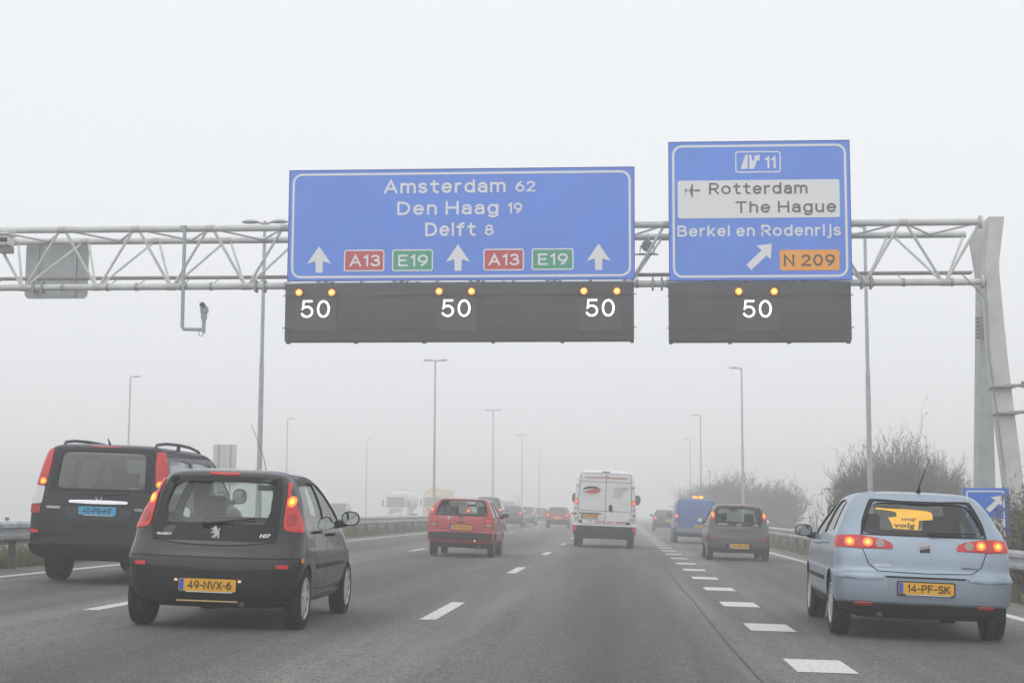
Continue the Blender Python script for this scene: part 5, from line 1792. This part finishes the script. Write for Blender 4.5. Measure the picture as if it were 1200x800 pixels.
for sg in (-1, 1):
    m = MB()
    x = .66
    ys_ = [.32, .45, .8, 1.4, 2.0, 2.5, 2.75]
    zs_ = [1.83, 1.905, 1.935, 1.945, 1.935, 1.895, 1.82]
    m.path([(sg * (x - .03 * abs(i - 3) / 3), ys_[i], zs_[i]) for i in range(7)], [.016, .022, .022, .022, .022, .022, .016], 8)
    for y, zt in ((1.4, 1.93),):
        m.tube((sg * x, y, 1.83), (sg * x, y, zt), .028, n=8)
    m.build('roof_rail', mat('dark roof rail', (0.05, 0.052, 0.058), 0.35, 0.5), r4)
m = MB().lathe([(.036, -.006), (.045, -.006), (.045, .006), (.036, .006)], (0, b4.yrear(0, 1.165) - .008, 1.165), 'y', 24, closed=True)
for k in range(3):
    a = math.pi / 2 + k * 2 * math.pi / 3
    m.tube((0, b4.yrear(0, 1.165) - .010, 1.165), (.04 * math.cos(a), b4.yrear(0, 1.165) - .010, 1.165 + .04 * math.sin(a)), .006, .003, 6)
m.build('star_badge', CHROME, r4)
text('lettering', 'VIANO', (-.62, 0, 1.0), LET, r4, width=.20, cap=.034, bold=.03, conform=lambda x, z: b4.yrear(x, z) - .003)
text('lettering', 'CDI 2.2', (.60, 0, 1.0), LET, r4, width=.2, cap=.028, bold=.02, conform=lambda x, z: b4.yrear(x, z) - .003)
MB().path([(-.12, .75, 1.89), (-.12, .70, 1.93), (-.12, .64, 1.985)], [.02, .012, .005], 8).build('antenna', BLACK, r4)

# --- red square hatchback
RP = paint('faded red car paint', (0.38, 0.010, 0.016), 0.0, 0.35, 0.5)
ROWS_P = [(.22, .66, .22, 3.40), (.34, .735, .06, 3.58), (.405, .77, .02, 3.62), (.42, .785, -.03, 3.66), (.57, .79, -.035, 3.66), (.60, .785, -.02, 3.65), (.615, .782, .04, 3.60), (.80, .785, .06, 3.50), (.92, .775, .085, 3.15), (.98, .755, .115, 2.78),
          (1.12, .695, .23, 2.48), (1.28, .61, .385, 2.15), (1.345, .565, .455, 1.98), (1.38, .48, .53, 1.82), (1.398, .27, .80, 1.5)]
s5 = dict(name='hatchback', mirror_k=.15, label='boxy red hatchback with black bumper and plate EP-DH-VX following the middle lane', pos=(-3.80, 36.6), yaw=0.0, lean=.6, rows=ROWS_P, cr=.13, cf=.5, n=3.8, hero=True, skirt=.33, paint=RP,
          wheel_r=.285, wheel_y=(.70, 3.03), wheel_x=.775, wheel_w=.155, cabin_z=(.63, 1.345), ztop=1.39, spokes=(6, .35), rim_mat=mat('dull steel wheel', (.2, .2, .21), .6, .5), seat_y=1.75, bench_y=1.0, rest_z=.88,
          rear_win=[(.60, 1.00), (.555, 1.16), (.48, 1.325)], front_win=[(.60, 1.02), (.56, 1.2), (.5, 1.33)],
          side_win=[[(.54, 1.0), (1.30, .98), (1.30, 1.31), (.76, 1.31)], [(1.38, .98), (2.42, .965), (2.36, 1.02), (1.88, 1.31), (1.38, 1.31)]], rear_cut=.6, mirror=(2.3, 1.0, .18, .12),
          surround=[(.63, .975), (.58, 1.17), (.505, 1.352)],
          lamps=[dict(name='tail_light', mat=REDL, round=.05, off=.008, pts=[('r', .57, .72), ('s', .10, .72), ('s', .12, .93), ('r', .57, .93)], bulbs=[('r', .655, .87, .075, .055, REDLIT, 'brake_bulb'), ('r', .655, .765, .07, .03, GREYL, 'reverse_lens')])],
          rear_parts=[('bumper', [(.74, .43), (.745, .585)], BLACK, .022, .03, .06, True), ('grip', [(.09, .80), (.09, .835)], BLACK, .012, .015, .1, True)],
          seams_rear=[[(-.655, .98), (-.56, .94), (-.555, .66), (.555, .66), (.56, .94), (.655, .98)]],
          seams_side=[[(1.34, .36), (1.34, 1.33)], [(2.55, .4), (2.5, .95)]],
          plate=dict(z=.70, txt='EP-DH-VX', strip=0), wiper=((.02, .98), (-.33, 1.26)), exhaust=(.45, .02, .26), handles=[(1.5, .86)], handle_mat=BLACK)
s5['wiper'] = ((.0, .965), (-.34, 1.27))
r5, b5 = car(s5)
m = MB().lathe([(.0, -.008), (.04, -.008), (.045, 0)], (-.30, b5.yrear(.3, .92) - .003, .915), 'y', 18)
m.build('round_badge', CHROME, r5)
m = MB().lathe([(.0, -.02), (.013, -.02), (.014, 0)], (.36, b5.yrear(.36, .5) - .03, .40), 'y', 12)
m.build('rear_lamp_bulb', mat('small warm bulb', (.9, .7, .4), .3, emit=(1, .6, .3), es=2.5), r5)

# --- white panel van
WP = paint('white van paint', (0.74, 0.75, 0.74), 0.0, 0.4, 0.4)
ROWS_D = [(.30, .85, .20, 5.05), (.36, .94, .10, 5.20), (.44, .99, .03, 5.30), (.55, 1.015, -.06, 5.36), (.70, 1.02, -.07, 5.38), (.715, 1.02, -.06, 5.38), (.73, 1.015, .03, 5.38), (1.0, 1.02, .04, 5.22), (1.2, 1.018, .05, 4.92), (1.4, 1.0, .06, 4.52), (1.8, .965, .085, 4.16),
          (2.1, .93, .105, 3.86), (2.34, .885, .13, 3.55), (2.44, .82, .16, 3.30), (2.50, .68, .28, 3.0), (2.53, .42, .6, 2.5)]
s6 = dict(name='delivery_van', mirror_k=.12, cat='van', label='white panel van with oval red and black emblem on its rear doors', pos=(-.53, 50.2), yaw=0.0, lean=.9, rows=ROWS_D, cr=.12, cf=.6, n=4.2, hero=True, skirt=.715, paint=WP, belt=1.4, skirt_mat=BLACK,
          wheel_r=.335, wheel_y=(1.0, 4.5), wheel_x=.985, wheel_w=.215, cabin_z=(1.3, 2.3), ztop=2.3, spokes=(6, .4), rim_mat=mat('dull steel wheel', (.2, .2, .21)), seat_y=3.6, bench_y=2.9, seat_k=1.5, rest_z=.7,
          rear_win=None, front_win=[(.78, 1.4), (.72, 1.75), (.66, 2.1)], side_win=[[(3.3, 1.42), (4.3, 1.38), (4.22, 1.5), (3.88, 1.95), (3.3, 1.95)]],
          mirror=(4.25, 1.62, .22, .34),
          lamps=[dict(name='tail_light', mat=CLEARL, round=.05, off=.012, pts=[('r', .90, .98), ('s', .10, .98), ('s', .14, 1.60), ('r', .865, 1.60)],
                      bulbs=[('r', .93, 1.475, .055, .10, REDLIT, 'red_lens'), ('r', .93, 1.475, .04, .06, AMBER, 'indicator'), ('r', .945, 1.05, .055, .07, REDL, 'fog_lens'), ('r', .94, 1.25, .03, .04, GREYL, 'reverse_lens')]),
                 dict(name='rear_reflector', mat=REDLIT, round=.1, off=.01, pts=[('r', .90, .53), ('s', .06, .53), ('s', .06, .70), ('r', .90, .70)])],
          rear_parts=[('high_brake_light', [(.13, 2.435), (.13, 2.465)], BLACK, .012, .015, .1, True), ('door_handle', [(.13, 1.17), (.24, 1.17), (.24, 1.40), (.13, 1.40)], BLACK, .02, .03, .2, False),
                      ('plate_bar', [(-.83, 1.085), (-.10, 1.085), (-.10, 1.125), (-.83, 1.125)], mat('grey bar', (.06, .07, .09), .4), .025, .03, .05, False),
                      ('parking_sensor_plate', [(-.83, .79), (-.72, .79), (-.72, .875), (-.83, .875)], BLACK, .006, .008, .05, False), ('parking_sensor_plate', [(.70, .78), (.82, .78), (.82, .865), (.70, .865)], BLACK, .006, .008, .05, False)],
          seams_rear=[[(-.80, 2.40), (-.855, 1.62), (-.86, .76), (0, .755), (.86, .76), (.855, 1.62), (.80, 2.40)], [(-.80, 2.40), (.80, 2.40)], [(.02, 2.40), (.02, .76)], [(-.83, 2.13), (.83, 2.13)], [(-.82, 1.20), (.1, 1.19), (.84, 1.19)]],
          seams_side=[[(3.2, .7), (3.2, 2.1)], [(4.35, .8), (4.3, 1.35)]], seam_w=.014,
          plate=dict(z=1.0, x=-.48, txt='1-VVT-34'), exhaust=(-.5, .3, .33))
s6['plate'].update(txt='1-VTT-34', out=.02)
r6, b6 = car(s6)
yv = lambda x, z: b6.yrear(x, z) - .004
VRED = mat('red van lettering', (.50, .05, .035), .5)
text('lettering', 'www.heerlijkmobiel.nl', (.02, 0, 2.235), VRED, r6, width=1.40, cap=.09, bold=.01, shear=.25, conform=yv)
text('lettering', 'T. 0800 363 0800', (.10, 0, .79), VRED, r6, width=1.20, cap=.085, bold=.01, shear=.1, conform=yv)
el = [( -.44 + .29 * math.cos(t), 1.86 + .125 * math.sin(t)) for t in np.linspace(0, 2 * math.pi, 28, endpoint=False)]
em = b6.patch(b6.conv(el, 'rear'), .004, 0, nu=12).build('oval_emblem', mat('black emblem film', (.03, .03, .03), .4), r6)
b6.patch(b6.conv([(-.70, 1.815), (-.55, 1.75), (-.38, 1.742), (-.22, 1.775), (-.155, 1.85), (-.165, 1.90), (-.25, 1.915), (-.45, 1.875), (-.60, 1.82)], 'rear'), .006, 0, nu=10).build('red_field', mat('red emblem film', (.55, .07, .04), .4), em)
b6.patch(b6.conv([(-.725, 1.86), (-.70, 1.815), (-.62, 1.825), (-.45, 1.88), (-.36, 1.91), (-.50, 1.90), (-.66, 1.855)], 'rear'), .007, 0, nu=8).build('white_wave', WHITEP, em)
GLT = mat('grey van lettering', (.22, .23, .24), .5)
text('lettering', 'www.heerlijkmobiel.nl', (-.44, 0, 1.675), GLT, r6, width=.56, cap=.03, bold=.0, conform=yv)
for k, (wd_, s_) in enumerate(((.44, 'verzekeringen'), (.44, 'pensioenen en'), (.38, 'hypotheken'), (.28, 'sparen'), (.34, 'leningen'), (.28, 'advies'))):
    m = MB()
    x0 = .30 - .012 * k
    rd = random.Random(k)
    xx = x0
    while xx < x0 + wd_:
        w1 = min(rd.uniform(.015, .05), x0 + wd_ - xx + .005)
        z1 = 1.945 - k * .062
        m.add([(xx, yv(xx, z1), z1), (xx + w1, yv(xx + w1, z1), z1), (xx + w1, yv(xx + w1, z1 + .026), z1 + .026), (xx, yv(xx, z1 + .026), z1 + .026)], [(0, 1, 2, 3)])
        xx += w1 + rd.uniform(.006, .016)
    m.build('small_print', GLT, r6, sharp=0)
for sg in (-1, 1):
    for zz in (2.02, 1.0):
        MB().box((sg * .90, b6.yrear(.90, zz) - .02, zz), (.14, .07, .075), bev=.015).build('door_hinge', WP, r6)
    b6.patch([(b6.tx(x, z) * sg, z) for x, z in ((.905, .81), (.975, .81), (.97, .93), (.905, .93))], .008, .01).build('lamp_base', mat('pale plastic', (.45, .47, .46), .4), r6)
    m = MB().lathe([(.0, -.012), (.03, -.01), (.034, .01)], (0, 0, 0), 'x', 12)
    m.v = [(c_[0] + sg * (b6.P(.60, b6.ty(.25, .60, 1)).x), c_[1] + .25, c_[2] + .60) for c_ in m.v]
    m.build('side_marker', AMBERD, r6)

# --- blue small van with an amber beacon bar
BV = paint('blue van paint', (0.035, 0.10, 0.30), 0.1, 0.35, 0.5)
ROWS_B = [(.28, .75, .18, 3.8), (.36, .84, .04, 3.98), (.45, .865, .0, 4.05), (.62, .875, .0, 4.08), (.66, .87, .05, 4.06), (.9, .87, .06, 3.9), (1.02, .86, .07, 3.4), (1.2, .835, .10, 3.1), (1.45, .79, .14, 2.75), (1.65, .745, .18, 2.45), (1.74, .70, .22, 2.25), (1.79, .58, .32, 2.0), (1.805, .35, .6, 1.7)]
s7 = dict(name='van', cat='van', label='windowless blue small van with two lit amber beacons on its roof', pos=(3.02, 62.5), yaw=0.0, lean=.8, rows=ROWS_B, cr=.14, cf=.5, n=4, skirt=.40, paint=BV,
          wheel_r=.31, wheel_y=(.75, 3.3), wheel_x=.86, wheel_w=.18, rear_win=None, front_win=[(.65, 1.12), (.6, 1.4), (.52, 1.65)], side_win=[[(1.9, 1.1), (2.95, 1.06), (2.4, 1.6), (1.9, 1.62)]],
          lamps=[dict(name='tail_light', mat=REDL, round=.1, pts=[('r', .72, .87), ('s', .12, .87), ('s', .14, 1.18), ('r', .71, 1.18)], bulbs=[('r', .765, 1.08, .05, .06, REDHOT, 'brake_bulb')])],
          rear_parts=[('bumper', [(.74, .44), (.77, .62)], mat('grey bumper', (.20, .21, .21), .55), .012, .02, .08, True), ('round_sticker', [(.20 + .11 * math.cos(t), .93 + .10 * math.sin(t)) for t in np.linspace(0, 6.283, 14, endpoint=False)], mat('grey green sticker', (.22, .30, .27), .5), .004, 0, 0, False),
                      ('corner_panel', [(-.86, .64), (-.66, .64), (-.66, .86), (-.86, .86)], mat('grey bumper', (.20, .21, .21), .55), .008, .012, .08, False), ('corner_panel', [(.66, .64), (.86, .64), (.86, .86), (.66, .86)], mat('grey bumper', (.20, .21, .21)), .008, .012, .08, False)],
          seams_rear=[[(-.66, 1.72), (-.70, 1.2), (-.64, .65), (.64, .65), (.70, 1.2), (.66, 1.72)]], seam_w=.012,
          plate=dict(z=.70, x=.16, txt='68-VK-ZS'), mirror=(2.85, 1.15, .18, .2), exhaust=(.4, .1, .28))
r7, b7 = car(s7)
for bx_ in (-.02, .22):
    MB().box((bx_, .9, 1.865), (.19, .2, .11), bev=.035).build('beacon_lamp', mat('amber beacon', (.8, .35, .03), .3, emit=(1, .34, .04), es=1.5), r7)
MB().box((.1, .9, 1.805), (.5, .14, .05), bev=.01).build('beacon_mount', BLACK, r7)
MB().box((-.22, b7.yrear(.2, .46) - .02, .40), (.05, .04, .04), bev=.01).build('fog_lamp', AMBERD, r7)

# --- cars further along, fading into the fog
def far_car(label, pos, rows, pcol, kind='car', win=None, lampz=(.72, .93), lampx=.55, bulb=REDHOT, plate=True, sx=1.0, sz=1.0, name='car', plx=0, metal=.2):
    rw_ = [(z * sz, w_ * sx, r, f) for z, w_, r, f in rows]
    H = rw_[-1][0]
    belt = win[0] * sz if win else .98 * sz
    top = H - .06
    def wat(z): return float(np.interp(z, [q_[0] for q_ in rw_], [q_[1] for q_ in rw_]))
    def fat(z): return float(np.interp(z, [q_[0] for q_ in rw_], [q_[3] for q_ in rw_]))
    lz0, lz1 = lampz[0] * sz, lampz[1] * sz
    lx = lampx * sx
    sp = dict(name=name, mirror_k=.12, label=label, cat=kind, pos=pos, rows=rw_, cr=.16, cf=.5, n=3.6, skirt=.34, lean=.5, paint=paint('car paint ' + label[:24], pcol, metal, .35, .5), wheel_r=.30, wheel_y=(.7, 3.1), wheel_x=wat(.5) - .01, wheel_w=.17,
              rear_win=[(wat(belt) - .16, belt), (wat(top) - .08, top)], front_win=[(wat(belt) - .14, belt + .04), (wat(top) - .1, top)],
              side_win=[[(.62, belt), (1.5, belt - .02), (1.5, top - .02), (.85, top - .02)], [(1.58, belt - .02), (fat(belt) - .35, belt - .03), (fat(top) - .2, top - .02), (1.58, top - .02)]],
              lamps=[dict(name='tail_light', mat=REDLIT, round=.08, pts=[('r', lx, lz0), ('s', .13, lz0), ('s', .15, lz1), ('r', lx, lz1)], bulbs=[('r', lx + .09, (lz0 + lz1) / 2 + .02, .06, .055, bulb, 'brake_bulb')])],
              rear_parts=[('bumper', [(wat(.5) - .05, .42), (wat(.5) - .04, .58)], BLACK, .012, .02, .06, True)], seams_rear=[[(-.55, belt - .03), (-.55, .66), (.55, .66), (.55, belt - .03)]], seam_w=.012,
              mirror=(2.3, belt + .04, .19, .14), exhaust=(.4, .06, .26))
    if plate:
        sp['plate'] = dict(z=.70, x=plx, txt=None, band=0)
    return car(sp)
far_car('small dark car alone in the exit lane, half hidden by the blue van', (3.05, 105.0), ROWS_P, (.030, .034, .040), sx=1.03, sz=1.03, plx=.30)
far_car('red hatchback in the queue beside the white van', (-4.25, 105.5), ROWS_P, (.34, .025, .03), sx=1.04, sz=1.03)
ROWS_MPV = [(z * (1.0 if z < .9 else 1 + (z - .9) * .5), w_, r * .8, f) for z, w_, r, f in ROWS_I]
far_car('tall dark car with a lit amber lamp just past the boxy red hatchback', (-7.25, 84.0), ROWS_MPV, (.028, .030, .035), bulb=AMBER, lampz=(1.0, 1.25), lampx=.62, win=(1.08,))
far_car('dark car ahead of the tall dark one, yellow plate low on the tail', (-7.35, 104.0), ROWS_I, (.030, .034, .042), lampz=(.86, 1.0), plx=-.38)
far_car('grey green car with bright brake lamp in the middle of the queue', (-7.45, 121.0), ROWS_I, (.16, .17, .155), lampz=(.82, .98))
far_car('dark blue car faded by fog near the head of the queue', (-7.7, 147.0), ROWS_I, (.035, .045, .07), lampz=(.82, .98), sx=1.05, bulb=REDL)
far_car('red car almost hidden by the boxy red hatchback, its amber lamp showing', (-6.42, 58.0), ROWS_I, (.34, .02, .025), bulb=AMBER, lampz=(.95, 1.15), lampx=.58)

# --- traffic on the opposite carriageway
WT = mat('white lorry paint', (.72, .73, .73), .4, noise=.06, nscale=1.5)
LGL = mat('lorry windscreen', (.05, .055, .06), .08, coat=.4)
HEADL = mat('lit warm headlamp', (.9, .8, .6), .3, emit=(1, .60, .30), es=2.2)
def lorry_cab(root, col, H=3.3, roof=None, visor=None):
    m = MB().prism([(-1.22, .55), (1.22, .55), (1.25, 1.6), (1.2, H - .15), (1.1, H), (-1.1, H), (-1.2, H - .15), (-1.25, 1.6)], -1.05, 1.05)
    for i, p in enumerate(m.v):
        if p[1] < 0: m.v[i] = (p[0], p[1] + max(0, p[2] - 1.6) * .18, p[2])
    m.build('cab', col, root, sharp=30)
    yb0 = lambda z: -1.05 + max(0, z - 1.6) * .18 - .012
    z0, z1 = H * .53, H * .83
    MB().add([(-1.08, yb0(z0), z0), (1.08, yb0(z0), z0), (1.04, yb0(z1), z1), (-1.04, yb0(z1), z1)], [(0, 1, 2, 3)]).build('windscreen', LGL, root, sharp=0)
    for sg in (-1, 1):
        MB().box((sg * 1.235, -.45, H * .66), (.02, .9, H * .2), bev=.008).build('side_window', LGL, root)
        m = MB().box((sg * 1.48, -1.0, H * .66), (.2, .12, .75), bev=.04)
        m.path([(sg * 1.22, -.95, H * .74), (sg * 1.4, -1.0, H * .75)], .03, 8)
        m.build('door_mirror', BLACK, root)
        m = MB().box((sg * .92, -1.065, .82), (.42, .05, .24), bev=.02)
        m.build('headlight', HEADL, root)
    m = MB().box((0, -1.08, .72), (2.5, .10, .42), bev=.04)
    m.build('bumper', mat('pale lorry bumper', (.5, .5, .5), .5), root)
    m = MB()
    for k in range(4):
        m.box((0, -1.062, 1.15 + k * .12), (1.5, .03, .06), bev=.01)
    m.build('grille', mat('dark grille', (.10, .10, .10), .6), root)
    MB().box((0, -1.0, H * .87), (2.2, .25, .1), bev=.03).build('sun_visor', visor or LGL, root)
    if roof:
        MB().prism([(-.7, H), (.7, H), (.55, H + .55), (-.55, H + .55)], -.5, .95).build('roof_deflector', roof, root)
    for sg in (-1, 1):
        wheel(root, sg, 1.2, 0.0, .5, .3, (8, .2), mat('dull steel wheel', (.2, .2, .21)), 24)
def place_px(px, Y, d=0): return at(px, 600, Y).x
x = place_px(465, 178)
tk = thing('tanker_lorry', 'white tanker lorry with rounded tank coming the other way beyond the median rail', 'lorry', (x, 178, zg(x)))
lorry_cab(tk, WT, 3.25)
m = MB()
m.lathe([(0.0, 1.25), (.7, 1.28), (1.1, 1.45), (1.28, 1.8), (1.30, 2.4), (1.30, 9.2), (1.1, 9.7), (0, 9.9)], (0, 0, 0), 'y', 32)
m.v = [(p[0], p[1], p[2] + 2.45) for p in m.v]
m.build('tank', mat('white tank shell', (.70, .71, .71), .35, noise=.05), tk)
m = MB().box((0, 5.5, .95), (1.0, 9.4, .35))
m.build('chassis', BLACK, tk)
MB().box((0, 5.2, 3.78), (.6, 6.5, .08)).build('walkway', STEEL, tk)
for yy_ in (6.5, 7.8, 9.1):
    for sg in (-1, 1):
        wheel(tk, sg, 1.22, yy_, .5, .35, (8, .2), mat('dull steel wheel', (.2, .2, .21)), 20)
MB().box((-.55, -1.085, 1.1), (.5, .03, .3), bev=.02).build('front_panel', mat('rust red panel', (.35, .08, .05), .5), tk)

YL = mat('yellow lorry paint', (.62, .48, .10), .45)
x = place_px(508.5, 188)
yt = thing('lorry', 'yellow topped lorry coming the other way behind the tanker', 'lorry', (x, 188, zg(x)))
lorry_cab(yt, YL, 3.45, roof=YL, visor=WT)
m = MB().box((0, 6.2, 2.45), (2.5, 9.4, 2.9), bev=.04)
m.build('cargo_box', mat('yellow cargo box', (.60, .50, .16), .5), yt)
MB().box((0, 6.0, .85), (1.0, 9.4, .3)).build('chassis', BLACK, yt)
for yy_ in (7.2, 8.6):
    for sg in (-1, 1):
        wheel(yt, sg, 1.22, yy_, .5, .35, (8, .2), mat('dull steel wheel', (.2, .2, .21)), 20)
for sg in (-1, 1):
    MB().box((sg * 1.0, -1.075, 1.15), (.3, .04, .12), bev=.02).build('marker_lamp', AMBERD, yt)

x = place_px(595, 232)
bt = thing('box_lorry', 'white box lorry barely visible in fog above the queue', 'lorry', (x, 232, zg(x)))
lorry_cab(bt, WT, 3.0)
MB().box((0, 5.4, 2.35), (2.5, 8.0, 2.7), bev=.04).build('cargo_box', WT, bt)
MB().box((0, 5.2, .85), (1.0, 8.6, .3)).build('chassis', BLACK, bt)
for sg in (-1, 1):
    wheel(bt, sg, 1.22, 7.2, .5, .35, (8, .2), mat('dull steel wheel', (.2, .2, .21)), 20)

x = place_px(400, 118)
far_rows = ROWS_B
o_, ob = far_car('dark bluish van passing the other way behind the black car mirror', (x, 118), ROWS_B, (.05, .07, .10), kind='van', name='van', win=(1.08,), plate=False, sz=.97)
o_.rotation_euler = (0, 0, math.pi)

# ------------------------------------------------------------------ fog
hz = MB().box((0, 720, 6.0), (3600, 1900, 14.0))
hz.v = [(p[0], p[1], -2.4 if p[2] < 0 else 12.6) for p in hz.v]
HM = bpy.data.materials.new('fog air')
HM.use_nodes = True
t = HM.node_tree
t.nodes.clear()
pv = t.nodes.new('ShaderNodeVolumePrincipled')
pv.inputs['Color'].default_value = (0.992, 0.994, 0.996, 1)
pv.inputs['Density'].default_value = 0.0055
pv.inputs['Anisotropy'].default_value = 0.0
oo = t.nodes.new('ShaderNodeOutputMaterial')
t.links.new(pv.outputs[0], oo.inputs['Volume'])
ho = hz.build('haze', HM, sharp=0)
tag(ho, 'thin grey fog over the whole motorway', 'fog', kind='stuff')
